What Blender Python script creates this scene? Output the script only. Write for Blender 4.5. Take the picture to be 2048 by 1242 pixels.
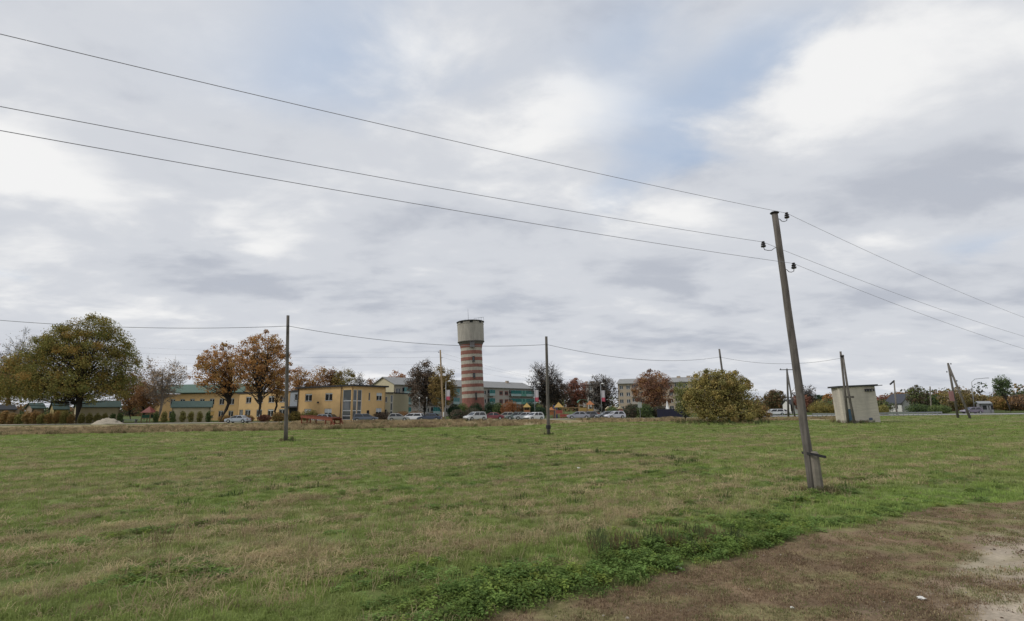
import bpy, bmesh, math, random
import numpy as np
from mathutils import Vector, Matrix

for o in list(bpy.data.objects):
    bpy.data.objects.remove(o, do_unlink=True)
scene = bpy.context.scene
COL = scene.collection
R = math.radians

# ------------------------------------------------------------------ camera
F, CX, CY, HZ = 1050.0, 1024.0, 621.0, 818.0      # photo pixels (2048 x 1242)
CAMZ = 2.5
PITCH, ROLL = math.atan((HZ - CY) / F), R(0.6)
cam_d = bpy.data.cameras.new('camera')
cam = bpy.data.objects.new('camera', cam_d); COL.objects.link(cam)
CM = Matrix.Rotation(math.pi / 2 + PITCH, 3, 'X') @ Matrix.Rotation(-ROLL, 3, 'Z')
cam.matrix_world = Matrix.Translation((0, 0, CAMZ)) @ CM.to_4x4()
cam_d.sensor_width = 36.0
cam_d.lens = 36.0 * F / 2048.0
cam_d.clip_start, cam_d.clip_end = 0.1, 8000
scene.camera = cam

# ------------------------------------------------------------------ sky, sun, exposure
SUN_AZ, SUN_EL = R(-100), R(42)       # azimuth measured from the view direction (+Y), negative = to the left
world = bpy.data.worlds.new('World'); scene.world = world; world.use_nodes = True
def build_world():
    nt = world.node_tree; nt.nodes.clear()
    N = lambda t, **k: _node(nt, t, **k)
    L = nt.links.new
    out = N('ShaderNodeOutputWorld'); bg = N('ShaderNodeBackground'); L(bg.outputs[0], out.inputs[0])
    bg.inputs[1].default_value = 0.1
    sky = N('ShaderNodeTexSky'); sky.sky_type = 'NISHITA'; sky.sun_disc = False
    sky.sun_elevation = SUN_EL; sky.sun_rotation = SUN_AZ; sky.air_density = 1.0; sky.dust_density = 1.5
    tc = N('ShaderNodeTexCoord'); sep = N('ShaderNodeSeparateXYZ'); L(tc.outputs['Generated'], sep.inputs[0])
    def math_(op, a, b=None, c=None, clamp=False):
        m = N('ShaderNodeMath'); m.operation = op; m.use_clamp = clamp
        for i, v in enumerate((a, b, c)):
            if v is None: continue
            if isinstance(v, (int, float)): m.inputs[i].default_value = v
            else: L(v, m.inputs[i])
        return m.outputs[0]
    zc = math_('MAXIMUM', sep.outputs[2], 0.0)
    den = math_('ADD', zc, 0.20)
    u = math_('DIVIDE', sep.outputs[0], den); v = math_('DIVIDE', sep.outputs[1], den)
    comb = N('ShaderNodeCombineXYZ'); L(u, comb.inputs[0]); L(v, comb.inputs[1])
    rot = N('ShaderNodeMapping'); rot.inputs['Rotation'].default_value = (0, 0, R(-28)); rot.inputs['Scale'].default_value = (0.8, 1.15, 1)
    rot.inputs['Location'].default_value = (3.1, 1.7, 0)
    L(comb.outputs[0], rot.inputs[0])
    def noise(scale, detail, rough, seed, src=rot, dist=0.0):
        n = N('ShaderNodeTexNoise'); n.noise_dimensions = '4D'; n.inputs['W'].default_value = seed
        n.inputs['Scale'].default_value = scale; n.inputs['Detail'].default_value = detail
        n.inputs['Roughness'].default_value = rough; n.inputs['Distortion'].default_value = dist
        L(src.outputs[0], n.inputs['Vector']); return n.outputs[0]
    big = noise(1.1, 5, 0.55, 1.3, dist=0.25)
    mid = noise(2.9, 7, 0.56, 4.7, dist=0.35)
    wisp = noise(5.0, 6, 0.55, 7.7, dist=0.3)
    def smooth(val, lo, hi):
        m = N('ShaderNodeMapRange'); m.interpolation_type = 'SMOOTHSTEP'
        m.inputs[1].default_value = lo; m.inputs[2].default_value = hi; L(val, m.inputs[0]); return m.outputs[0]
    # cloud banks and openings of the sheet overhead, as ellipses on the cloud plane, edges broken by noise
    wu = math_('ADD', u, math_('MULTIPLY', math_('SUBTRACT', mid, 0.5), 0.5)); wv = math_('ADD', v, math_('MULTIPLY', math_('SUBTRACT', big, 0.5), 0.7))
    def sky_uv(px, py):
        d = (CM @ Vector(((px - CX) / F, -(py - CY) / F, -1.0))).normalized(); q = max(d.z, 0) + 0.20; return Vector((d.x / q, d.y / q))
    def bank(px0, py0, px1, py1, w, amp):
        a, b = sky_uv(px0, py0), sky_uv(px1, py1); c = (a + b) / 2; h = max((b - a).length / 2, .05); ex = (b - a).normalized(); ey = Vector((-ex.y, ex.x))
        du = math_('SUBTRACT', wu, c.x); dv = math_('SUBTRACT', wv, c.y)
        p = math_('ADD', math_('MULTIPLY', du, ex.x / h), math_('MULTIPLY', dv, ex.y / h)); q = math_('ADD', math_('MULTIPLY', du, ey.x / w), math_('MULTIPLY', dv, ey.y / w))
        r = math_('ADD', math_('MULTIPLY', p, p), math_('MULTIPLY', q, q)); return math_('MULTIPLY', math_('POWER', 2.718, math_('MULTIPLY', r, -1.0)), amp)
    def total(lst):
        t = None
        for a in lst: b = bank(*a); t = b if t is None else math_('ADD', t, b)
        return t
    gaps = total([(1640, -20, 1330, 260, .13, .72), (1320, 300, 1190, 450, .11, .55), (480, 0, 900, 30, .2, .4), (250, 150, 1050, 200, .2, .5), (1050, 60, 1300, 100, .2, .4), (1880, 480, 2060, 490, .12, .45), (-20, 545, 70, 545, .16, .5), (1180, 150, 1340, 330, .15, .45)])
    brights = total([(1440, 250, 1980, 150, .26, .13), (-40, 370, 240, 350, .2, .16), (440, 515, 620, 512, .14, .09), (0, 600, 500, 610, .2, .05), (1240, 430, 1480, 470, .13, .12), (1640, 485, 1900, 470, .13, .10), (1040, 215, 1260, 250, .18, .08), (700, 560, 1000, 560, .14, .05)])
    darks = total([(1200, 570, 1460, 530, .2, .08), (150, 500, 560, 560, .34, .05), (600, 400, 1100, 500, .36, .07), (1640, 395, 2040, 340, .24, .07), (1500, 600, 2040, 580, .3, .04)])
    th = math_('ADD', math_('MULTIPLY', big, 0.6), math_('MULTIPLY', mid, 0.4))
    opening = math_('SUBTRACT', gaps, math_('MULTIPLY', math_('SUBTRACT', th, 0.45), 1.3))
    cover = math_('SUBTRACT', 1.0, math_('MULTIPLY', smooth(opening, 0.02, 0.95), 0.85), clamp=True)
    shade = math_('ADD', math_('ADD', math_('MULTIPLY', mid, 0.36), math_('MULTIPLY', big, 0.42)), math_('MULTIPLY', wisp, 0.22))
    shade = math_('SUBTRACT', math_('ADD', shade, brights), darks)
    ramp = N('ShaderNodeValToRGB'); L(shade, ramp.inputs[0])
    cr = ramp.color_ramp; cr.interpolation = 'EASE'
    cr.elements[0].position = 0.38; cr.elements[0].color = (4.2, 4.45, 5.0, 1)
    cr.elements[1].position = 0.64; cr.elements[1].color = (7.7, 7.7, 7.7, 1)
    e = cr.elements.new(0.50); e.color = (5.55, 5.75, 6.15, 1)
    skym = N('ShaderNodeMix'); skym.data_type = 'RGBA'; skym.inputs[0].default_value = 0.72
    L(sky.outputs[0], skym.inputs[6]); skym.inputs[7].default_value = (4.1, 5.2, 6.9, 1)
    mix = N('ShaderNodeMix'); mix.data_type = 'RGBA'; L(cover, mix.inputs[0])
    L(skym.outputs[2], mix.inputs[6]); L(ramp.outputs[0], mix.inputs[7])
    L(mix.outputs[2], bg.inputs[0])
def _node(nt, t, **k):
    n = nt.nodes.new(t)
    for a, b in k.items(): setattr(n, a, b)
    return n
build_world()
sun_d = bpy.data.lights.new('sun', 'SUN'); sun = bpy.data.objects.new('sun', sun_d); COL.objects.link(sun)
sun_d.energy = 1.5; sun_d.angle = R(16); sun_d.color = (1.0, 0.95, 0.87)
sdir = Vector((math.sin(SUN_AZ) * math.cos(SUN_EL), math.cos(SUN_AZ) * math.cos(SUN_EL), math.sin(SUN_EL)))
sun.rotation_euler = sdir.to_track_quat('Z', 'Y').to_euler()
scene.view_settings.view_transform = 'Standard'; scene.view_settings.look = 'None'
scene.view_settings.exposure = 0.22; scene.view_settings.gamma = 1.0; scene.view_settings.use_curve_mapping = False
scene.render.engine = 'CYCLES'
scene.cycles.max_bounces = 6; scene.cycles.diffuse_bounces = 3; scene.cycles.transparent_max_bounces = 6
scene.cycles.use_denoising = True

# ------------------------------------------------------------------ placing helpers
def ray(px, py):
    return CM @ Vector(((px - CX) / F, -(py - CY) / F, -1.0))
def pt(px, py, Y):
    d = ray(px, py); return Vector((0, 0, CAMZ)) + d * (Y / d.y)
def sstep(a, b, x):
    t = np.clip((np.asarray(x, float) - a) / (b - a), 0, 1); return t * t * (3 - 2 * t)
def _hash(ix, iy, seed):
    n = (ix.astype(np.int64) * 374761393 + iy.astype(np.int64) * 668265263 + seed * 974711) & 0x7fffffff
    n = ((n ^ (n >> 13)) * 1274126177) & 0x7fffffff
    return ((n ^ (n >> 16)) & 0xffff) / 65535.0
def vnoise(x, y, seed=0):
    x = np.asarray(x, float); y = np.asarray(y, float)
    ix, iy = np.floor(x), np.floor(y); fx, fy = x - ix, y - iy
    fx = fx * fx * (3 - 2 * fx); fy = fy * fy * (3 - 2 * fy)
    a, b = _hash(ix, iy, seed), _hash(ix + 1, iy, seed); c, d = _hash(ix, iy + 1, seed), _hash(ix + 1, iy + 1, seed)
    return (a * (1 - fx) + b * fx) * (1 - fy) + (c * (1 - fx) + d * fx) * fy
def fbm(x, y, seed=0, oct=3):
    s, a, t = 0, 1, 0
    for i in range(oct):
        s = s + a * vnoise(x * 2 ** i, y * 2 ** i, seed + 17 * i); t += a; a *= 0.5
    return s / t
def along(x, y): return 0.855 * x + 0.519 * y
def across(x, y): return -0.519 * x + 0.855 * y
EDGE = 5.25
def Z(x, y):
    x = np.asarray(x, float); y = np.asarray(y, float)
    u = x / np.maximum(np.abs(y), 5)
    z = 0.35 * sstep(78, 104, y)
    z = z + 0.5 * np.exp(-((y - 72) / 11) ** 2) * sstep(-0.03, 0.12, u) * (1 - sstep(0.5, 0.62, u))
    near = 1 - sstep(80, 100, np.hypot(x, y))
    z = z + near * (0.16 * (fbm(x / 7, y / 7, 3) - 0.5) + 0.07 * (fbm(along(x, y) / 2.2, across(x, y) / 0.8, 5) - 0.5)) * sstep(5.0, 7.5, across(x, y))
    z = z + 0.05 * (fbm(x / 0.9, y / 0.9, 8) - 0.5) * near
    z = z + 6.0 * sstep(320, 1500, np.hypot(x, y)) * fbm(x / 300, y / 300, 4)
    return z
def gz(x, y): return float(Z(np.array([x]), np.array([y]))[0])
def ground_at(px, Y):
    """point on the ground in the column of photo pixel px at depth Y"""
    py = HZ - ROLL * (px - CX) + 1050 * 2.3 / Y
    p = pt(px, py, Y); return Vector((p.x, p.y, gz(p.x, p.y)))

# ------------------------------------------------------------------ materials
MATS = {}
def mat(name, color, rough=0.8, var=0.15, scale=3.0, stain=0.0, stain_col=(0.1, 0.09, 0.08), bump=0.0, metal=0.0, stretch=None, spec=0.3, attr=None, transl=0.0, inst=False, objvar=0.0):
    if name in MATS: return MATS[name]
    m = bpy.data.materials.new(name); m.use_nodes = True; nt = m.node_tree; L = nt.links.new
    b = nt.nodes['Principled BSDF']; b.inputs['Roughness'].default_value = rough; b.inputs['Metallic'].default_value = metal
    b.inputs['Specular IOR Level'].default_value = spec
    tc = nt.nodes.new('ShaderNodeTexCoord'); src = tc.outputs['Object']
    if stretch:
        mp = nt.nodes.new('ShaderNodeMapping'); mp.inputs['Scale'].default_value = stretch; L(src, mp.inputs[0]); src = mp.outputs[0]
    no = nt.nodes.new('ShaderNodeTexNoise'); no.inputs['Scale'].default_value = scale; no.inputs['Detail'].default_value = 6; no.inputs['Roughness'].default_value = 0.65
    L(src, no.inputs['Vector'])
    if attr:
        at = nt.nodes.new('ShaderNodeAttribute'); at.attribute_name = attr
        if inst: at.attribute_type = 'INSTANCER'
        base = at.outputs['Color']
    else:
        rgb = nt.nodes.new('ShaderNodeRGB'); rgb.outputs[0].default_value = (*color, 1); base = rgb.outputs[0]
    mr = nt.nodes.new('ShaderNodeMapRange'); mr.inputs[1].default_value = 0.25; mr.inputs[2].default_value = 0.75
    mr.inputs[3].default_value = 1 - var; mr.inputs[4].default_value = 1 + var; L(no.outputs[0], mr.inputs[0])
    mx = nt.nodes.new('ShaderNodeVectorMath'); mx.operation = 'SCALE'; L(base, mx.inputs[0]); L(mr.outputs[0], mx.inputs['Scale'])
    colr = mx.outputs[0]
    if objvar:
        oi = nt.nodes.new('ShaderNodeObjectInfo'); m2 = nt.nodes.new('ShaderNodeMapRange'); m2.inputs[3].default_value = 1 - objvar; m2.inputs[4].default_value = 1 + objvar
        L(oi.outputs['Random'], m2.inputs[0]); mv = nt.nodes.new('ShaderNodeVectorMath'); mv.operation = 'SCALE'; L(colr, mv.inputs[0]); L(m2.outputs[0], mv.inputs['Scale']); colr = mv.outputs[0]
    if stain:
        n2 = nt.nodes.new('ShaderNodeTexNoise'); n2.inputs['Scale'].default_value = scale * 0.23; n2.inputs['Detail'].default_value = 5; n2.inputs['Roughness'].default_value = 0.6
        mp2 = nt.nodes.new('ShaderNodeMapping'); mp2.inputs['Scale'].default_value = (1.6, 1.6, 0.5); L(tc.outputs['Object'], mp2.inputs[0]); L(mp2.outputs[0], n2.inputs['Vector'])
        r2 = nt.nodes.new('ShaderNodeMapRange'); r2.inputs[1].default_value = 0.48; r2.inputs[2].default_value = 0.75; r2.inputs[4].default_value = stain; L(n2.outputs[0], r2.inputs[0])
        ms = nt.nodes.new('ShaderNodeMix'); ms.data_type = 'RGBA'; L(r2.outputs[0], ms.inputs[0]); L(colr, ms.inputs[6]); ms.inputs[7].default_value = (*stain_col, 1); colr = ms.outputs[2]
    L(colr, b.inputs['Base Color'])
    if bump:
        bp = nt.nodes.new('ShaderNodeBump'); bp.inputs['Strength'].default_value = bump; bp.inputs['Distance'].default_value = 0.03
        L(no.outputs[0], bp.inputs['Height']); L(bp.outputs[0], b.inputs['Normal'])
    if transl:
        t = nt.nodes.new('ShaderNodeBsdfTranslucent'); L(colr, t.inputs[0]); ms = nt.nodes.new('ShaderNodeMixShader'); ms.inputs[0].default_value = transl
        L(b.outputs[0], ms.inputs[1]); L(t.outputs[0], ms.inputs[2]); L(ms.outputs[0], nt.nodes['Material Output'].inputs[0])
    MATS[name] = m; return m
def brick_mat(name, c1, c2, mortar, bw=0.26, bh=0.075, stain=0.3):
    m = mat(name, c1, 0.85, 0.2, 1.2, stain=stain, stain_col=tuple(x * 0.55 for x in c1), bump=0.2)
    return m
def glass_mat(name, c, rough=0.08):
    return mat(name, c, rough, 0.1, 0.6, spec=0.7)

M_WOOD = mat('weathered_wood', (0.135, 0.122, 0.108), 0.9, 0.55, 14, stain=0.85, stain_col=(0.05, 0.047, 0.042), bump=1.0, stretch=(1, 1, 0.035))
M_WOODL = mat('pale_wood', (0.30, 0.22, 0.13), 0.9, 0.3, 8, bump=0.3, stretch=(1, 1, 0.08))
M_CONC = mat('concrete', (0.20, 0.18, 0.15), 0.92, 0.3, 5, stain=0.6, stain_col=(0.09, 0.09, 0.06), bump=0.4)
M_IRON = mat('dark_iron', (0.035, 0.034, 0.036), 0.6, 0.3, 6, metal=0.3)
M_STEEL = mat('galvanised_steel', (0.33, 0.34, 0.35), 0.5, 0.15, 4, metal=0.6)
M_WIRE = mat('aluminium_wire', (0.23, 0.235, 0.265), 0.6, 0.1, 2)
M_INS = mat('dark_glaze', (0.012, 0.011, 0.013), 0.25, 0.2, 6, spec=0.6)
M_YEL = mat('ochre_render', (0.66, 0.45, 0.215), 0.9, 0.09, 1.2, stain=0.35, stain_col=(0.46, 0.32, 0.17), bump=0.05)
M_CREAM = mat('cream_render', (0.52, 0.47, 0.33), 0.9, 0.07, 1.2, stain=0.15, stain_col=(0.4, 0.35, 0.25))
M_BEIGE = mat('beige_plaster', (0.53, 0.46, 0.31), 0.9, 0.12, 1.0, stain=0.3, stain_col=(0.36, 0.31, 0.21))
M_GREYP = mat('grey_panel', (0.33, 0.37, 0.42), 0.6, 0.06, 1.0)
M_DARK = mat('dark_trim', (0.035, 0.036, 0.04), 0.6, 0.15, 2)
M_DEEP = mat('dark_recess', (0.03, 0.032, 0.035), 0.9, 0.2, 2)
M_WHITE = mat('white_frame', (0.72, 0.73, 0.72), 0.5, 0.05, 3)
M_PANE = glass_mat('window_glass', (0.022, 0.027, 0.033))
M_PANEB = glass_mat('stair_glass', (0.10, 0.11, 0.115), 0.06)
M_BLIND = mat('white_blind', (0.50, 0.54, 0.56), 0.8, 0.05, 4)
M_GREENROOF = mat('green_roof_sheet', (0.095, 0.15, 0.12), 0.8, 0.15, 1.5)
M_GREENROOFD = mat('dull_green_roof_sheet', (0.07, 0.11, 0.095), 0.7, 0.2, 1.5)
M_SLATE = mat('grey_slate', (0.27, 0.27, 0.265), 0.85, 0.12, 2, stain=0.3, stain_col=(0.17, 0.165, 0.155), stretch=(1, 1, 1))
M_SILICATE = mat('silicate_brick', (0.38, 0.345, 0.31), 0.9, 0.1, 2.5, stain=0.3, stain_col=(0.27, 0.245, 0.225))
M_CREAMBRICK = mat('cream_brick', (0.40, 0.33, 0.255), 0.9, 0.12, 2.5, stain=0.25, stain_col=(0.28, 0.23, 0.18))
M_TEAL = glass_mat('teal_balcony_glass', (0.02, 0.15, 0.15), 0.12)
M_GREENNET = mat('green_netting', (0.11, 0.27, 0.22), 0.8, 0.2, 1.5)
M_PALEBLUE = mat('pale_balcony_panel', (0.30, 0.40, 0.40), 0.7, 0.08, 1.5)
M_PINKBRICK = mat('pink_brick', (0.32, 0.15, 0.13), 0.9, 0.2, 3)
M_TRED = mat('tower_red_brick', (0.265, 0.118, 0.092), 0.9, 0.3, 2.6, stain=0.55, stain_col=(0.15, 0.075, 0.062), bump=0.15, stretch=(1, 1, .4))
M_TCREAM = mat('tower_pale_brick', (0.42, 0.39, 0.325), 0.9, 0.25, 2.6, stain=0.5, stain_col=(0.27, 0.25, 0.205), bump=0.15, stretch=(1, 1, .4))
M_TTANK = mat('tower_tank_plaster', (0.37, 0.35, 0.305), 0.9, 0.22, 1.8, stain=0.75, stain_col=(0.23, 0.215, 0.19), bump=0.1, stretch=(1, 1, .22))
M_TRANS = mat('weathered_pale_brick', (0.52, 0.475, 0.40), 0.9, 0.17, 1.0, stain=0.75, stain_col=(0.31, 0.285, 0.25), bump=0.3, stretch=(.5, .5, 5.5))
M_RUST = mat('rusty_red_paint', (0.20, 0.062, 0.035), 0.85, 0.35, 3, stain=0.5, stain_col=(0.10, 0.05, 0.035))
M_GRAVEL = mat('pale_gravel', (0.37, 0.335, 0.275), 0.95, 0.2, 6, bump=0.3)
M_ASPH = mat('worn_asphalt', (0.26, 0.255, 0.25), 0.9, 0.15, 3)
M_BARK = mat('dark_bark', (0.035, 0.031, 0.027), 0.95, 0.3, 6, bump=0.3, stretch=(1, 1, 0.3))
M_BARKG = mat('grey_bark', (0.10, 0.095, 0.088), 0.95, 0.3, 6, stretch=(1, 1, 0.3))
M_BARKP = mat('pale_bark', (0.26, 0.225, 0.19), 0.95, 0.3, 6)
M_LEAF = mat('leaf', (0.1, 0.1, 0.05), 0.75, 0.1, 2, attr='Col', transl=0.3, spec=0.15)
M_TYRE = mat('tyre_rubber', (0.02, 0.02, 0.021), 0.9, 0.1, 4)
M_RIM = mat('wheel_rim', (0.45, 0.46, 0.47), 0.35, 0.05, 4, metal=0.8)
M_CARGLASS = glass_mat('car_glass', (0.012, 0.014, 0.017), 0.05)
M_HEAD = mat('headlight_lens', (0.6, 0.62, 0.63), 0.15, 0.05, 4, spec=0.7)
M_TAIL = mat('taillight_lens', (0.35, 0.015, 0.012), 0.2, 0.05, 4, spec=0.7)

# ------------------------------------------------------------------ mesh builder
class MB:
    def __init__(s): s.v, s.f = [], []
    def add(s, vs, fs):
        k = len(s.v); s.v += [tuple(v) for v in vs]; s.f += [tuple(i + k for i in f) for f in fs]; return s
    def box(s, c, d, rz=0.0, mtx=None):
        x, y, z = d[0] / 2, d[1] / 2, d[2] / 2
        vs = [Vector((a * x, b * y, e * z)) for e in (-1, 1) for b in (-1, 1) for a in (-1, 1)]
        if rz: m = Matrix.Rotation(rz, 3, 'Z'); vs = [m @ v for v in vs]
        if mtx: vs = [mtx @ v for v in vs]
        c = Vector(c); vs = [v + c for v in vs]
        return s.add(vs, [(0, 2, 3, 1), (4, 5, 7, 6), (0, 1, 5, 4), (2, 6, 7, 3), (0, 4, 6, 2), (1, 3, 7, 5)])
    def beam(s, a, b, w, h):
        a, b = Vector(a), Vector(b); d = (b - a).normalized(); up = Vector((0, 0, 1)) if abs(d.z) < 0.95 else Vector((1, 0, 0))
        sx = d.cross(up).normalized(); sy = sx.cross(d).normalized()
        vs = [p + sx * i * w / 2 + sy * j * h / 2 for p in (a, b) for i, j in ((-1, -1), (1, -1), (1, 1), (-1, 1))]
        return s.add(vs, [(3, 2, 1, 0), (4, 5, 6, 7), (0, 1, 5, 4), (1, 2, 6, 5), (2, 3, 7, 6), (3, 0, 4, 7)])
    def tube(s, pts, rad, n=8, cap=True):
        pts = [Vector(p) for p in pts]
        if not hasattr(rad, '__len__'): rad = [rad] * len(pts)
        k = len(s.v); ref = None
        for i, p in enumerate(pts):
            d = (pts[min(i + 1, len(pts) - 1)] - pts[max(i - 1, 0)]).normalized()
            if ref is None or abs(ref.dot(d)) > 0.95: ref = Vector((1, 0, 0)) if abs(d.x) < 0.9 else Vector((0, 1, 0))
            sx = (ref - d * ref.dot(d)).normalized(); sy = d.cross(sx); ref = sx
            for j in range(n):
                a = 2 * math.pi * j / n; s.v.append(tuple(p + (sx * math.cos(a) + sy * math.sin(a)) * rad[i]))
        for i in range(len(pts) - 1):
            for j in range(n):
                s.f.append((k + i * n + j, k + i * n + (j + 1) % n, k + (i + 1) * n + (j + 1) % n, k + (i + 1) * n + j))
        if cap:
            s.f.append(tuple(k + j for j in reversed(range(n)))); s.f.append(tuple(k + (len(pts) - 1) * n + j for j in range(n)))
        return s
    def lathe(s, c, prof, n=24, cap=True):
        return s.tube([(c[0], c[1], c[2] + z) for r, z in prof], [r for r, z in prof], n, cap) if False else s._lathe(c, prof, n, cap)
    def _lathe(s, c, prof, n, cap):
        k = len(s.v)
        for r, z in prof:
            for j in range(n):
                a = 2 * math.pi * j / n; s.v.append((c[0] + r * math.cos(a), c[1] + r * math.sin(a), c[2] + z))
        for i in range(len(prof) - 1):
            for j in range(n): s.f.append((k + i * n + j, k + i * n + (j + 1) % n, k + (i + 1) * n + (j + 1) % n, k + (i + 1) * n + j))
        if cap:
            s.f.append(tuple(k + j for j in reversed(range(n)))); s.f.append(tuple(k + (len(prof) - 1) * n + j for j in range(n)))
        return s
    def prism(s, poly, z0, z1):
        n = len(poly); vs = [(x, y, z0) for x, y in poly] + [(x, y, z1) for x, y in poly]
        return s.add(vs, [tuple(reversed(range(n))), tuple(range(n, 2 * n))] + [(i, (i + 1) % n, n + (i + 1) % n, n + i) for i in range(n)])
    def build(s, name, m, parent=None, off=None, smooth=False):
        me = bpy.data.meshes.new(name); v = s.v
        if off is not None: v = [(a - off[0], b - off[1], c - off[2]) for a, b, c in v]
        me.from_pydata(v, [], s.f); me.materials.append(m)
        bm = bmesh.new(); bm.from_mesh(me); bmesh.ops.recalc_face_normals(bm, faces=bm.faces); bm.to_mesh(me); bm.free()
        if smooth: me.polygons.foreach_set('use_smooth', [True] * len(me.polygons))
        return link(name, me, parent)
def link(name, me, parent=None):
    o = bpy.data.objects.new(name, me); COL.objects.link(o)
    if parent is not None: o.parent = parent
    return o
def tag(o, label=None, cat=None, group=None, kind=None):
    if label: o['label'] = label
    if cat: o['category'] = cat
    if group: o['group'] = group
    if kind: o['kind'] = kind
    return o
def empty(name, loc, label, cat, group=None, rz=0.0):
    o = bpy.data.objects.new(name, None); COL.objects.link(o); o.location = loc; o.rotation_euler[2] = rz
    o.empty_display_size = 0.2
    return tag(o, label, cat, group)
def copy_tree(o, parent=None):
    c = o.copy(); COL.objects.link(c); c.parent = parent
    for ch in o.children: copy_tree(ch, c)
    return c
def np_mesh(name, v, f, m, parent=None, cols=None, tri=False):
    """v (N,3), f (M,k); cols (M,3) per face"""
    me = bpy.data.meshes.new(name); k = f.shape[1]
    me.vertices.add(len(v)); me.vertices.foreach_set('co', np.ascontiguousarray(v, np.float32).ravel())
    me.loops.add(f.size); me.loops.foreach_set('vertex_index', np.ascontiguousarray(f, np.int32).ravel())
    me.polygons.add(len(f)); me.polygons.foreach_set('loop_start', np.arange(0, f.size, k, dtype=np.int32))
    if cols is not None:
        a = me.attributes.new('Col', 'FLOAT_COLOR', 'CORNER')
        c4 = np.ones((f.size, 4), np.float32); c4[:, :3] = np.repeat(cols, k, axis=0); a.data.foreach_set('color', c4.ravel())
    me.materials.append(m); me.update(calc_edges=True); me.validate()
    return link(name, me, parent)

# ------------------------------------------------------------------ ground
GREEN = np.array([0.165, 0.226, 0.062]); GREEN2 = np.array([0.220, 0.292, 0.070]); OLIVE = np.array([0.245, 0.255, 0.105])
STRAW = np.array([0.52, 0.425, 0.25]); BROWN = np.array([0.31, 0.225, 0.14]); VERGE = np.array([0.205, 0.145, 0.092]); GRAV = np.array([0.50, 0.425, 0.335])
def straw_near(u):                     # where the mown field ends and the rough dry grass begins
    return np.interp(u, [-1.3, -0.98, -0.5, -0.2, 0.0, 0.1, 0.3, 0.5, 0.6, 0.68, 1.3], [64, 65, 71, 76, 78, 80, 83, 86, 88, 106, 106])
def fields(x, y):
    s, a = across(x, y), along(x, y)
    n1 = fbm(a / 5.0 + 3, s / 0.9, 11, 3); n2 = fbm(x / 6.0, y / 6.0, 12, 3); n3 = fbm(x / 0.8, y / 0.8, 13, 3); n4 = fbm(a / 14, s / 2.6, 19, 2)
    dry = sstep(0.49, 0.69, 0.42 * n1 + 0.10 * n2 + 0.28 * n3 + 0.20 * n4)
    return s, a, n1, n2, n3, dry
def verge_edge(x, y):
    a = along(x, y); return 6.02 + 0.034 * (a - 3.4) - .24 * np.maximum(a - 14.5, 0) + 0.45 * (fbm(a / 1.6, a * 0 + 1, 21, 3) - 0.5)
def ground_colour(x, y):
    s, a, n1, n2, n3, dry = fields(x, y)
    g = GREEN[None] * (1 - n3[:, None]) + GREEN2[None] * n3[:, None]
    g = g * (1 - 0.55 * n2[:, None]) + OLIVE[None] * 0.55 * n2[:, None]
    c = g * (1 - 0.55 * dry[:, None]) + (STRAW * 0.6)[None] * 0.55 * dry[:, None]
    c = c * 0.74                     # thatch and soil under the blades, darkened to paint shade into the gaps
    e = verge_edge(x, y)
    v = 1 - sstep(-0.10, 0.22, s - e + 0.25 * (n3 - 0.5))
    vc = VERGE[None] * (0.8 + 0.5 * n3[:, None]); gp = sstep(0.48, 0.68, fbm(x / 0.9, y / 0.5, 31)) * 0.5
    vc = vc * (1 - gp[:, None]) + OLIVE[None] * gp[:, None]
    gv = 1 - sstep(-0.2, 0.9, s - (2.9 + .09 * (a - 7.6)) + 2.0 * (fbm(a / 1.6, s / 0.35, 33, 3) - 0.5))
    gv = gv * sstep(5.0, 9.0, a)
    vc = vc * (1 - gv[:, None]) + (GRAV[None] * (0.75 + 0.5 * n3[:, None])) * gv[:, None]
    c = c * (1 - v[:, None]) + vc * v[:, None]
    d = np.hypot(x, y); u = x / np.maximum(y, 1)
    sw = (1 - sstep(.56, .64, u)) * sstep(0, 2, y - straw_near(u)) * (1 - sstep(99, 103, y)) * (y > 0)
    c = c * (1 - sw[:, None]) + (STRAW * 0.6)[None] * sw[:, None]
    fr = sstep(112, 118, y)
    c = c * (1 - fr[:, None]) + (GREEN * 0.38 + OLIVE * 0.09)[None] * fr[:, None]
    return np.clip(c, 0, 1)
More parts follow.
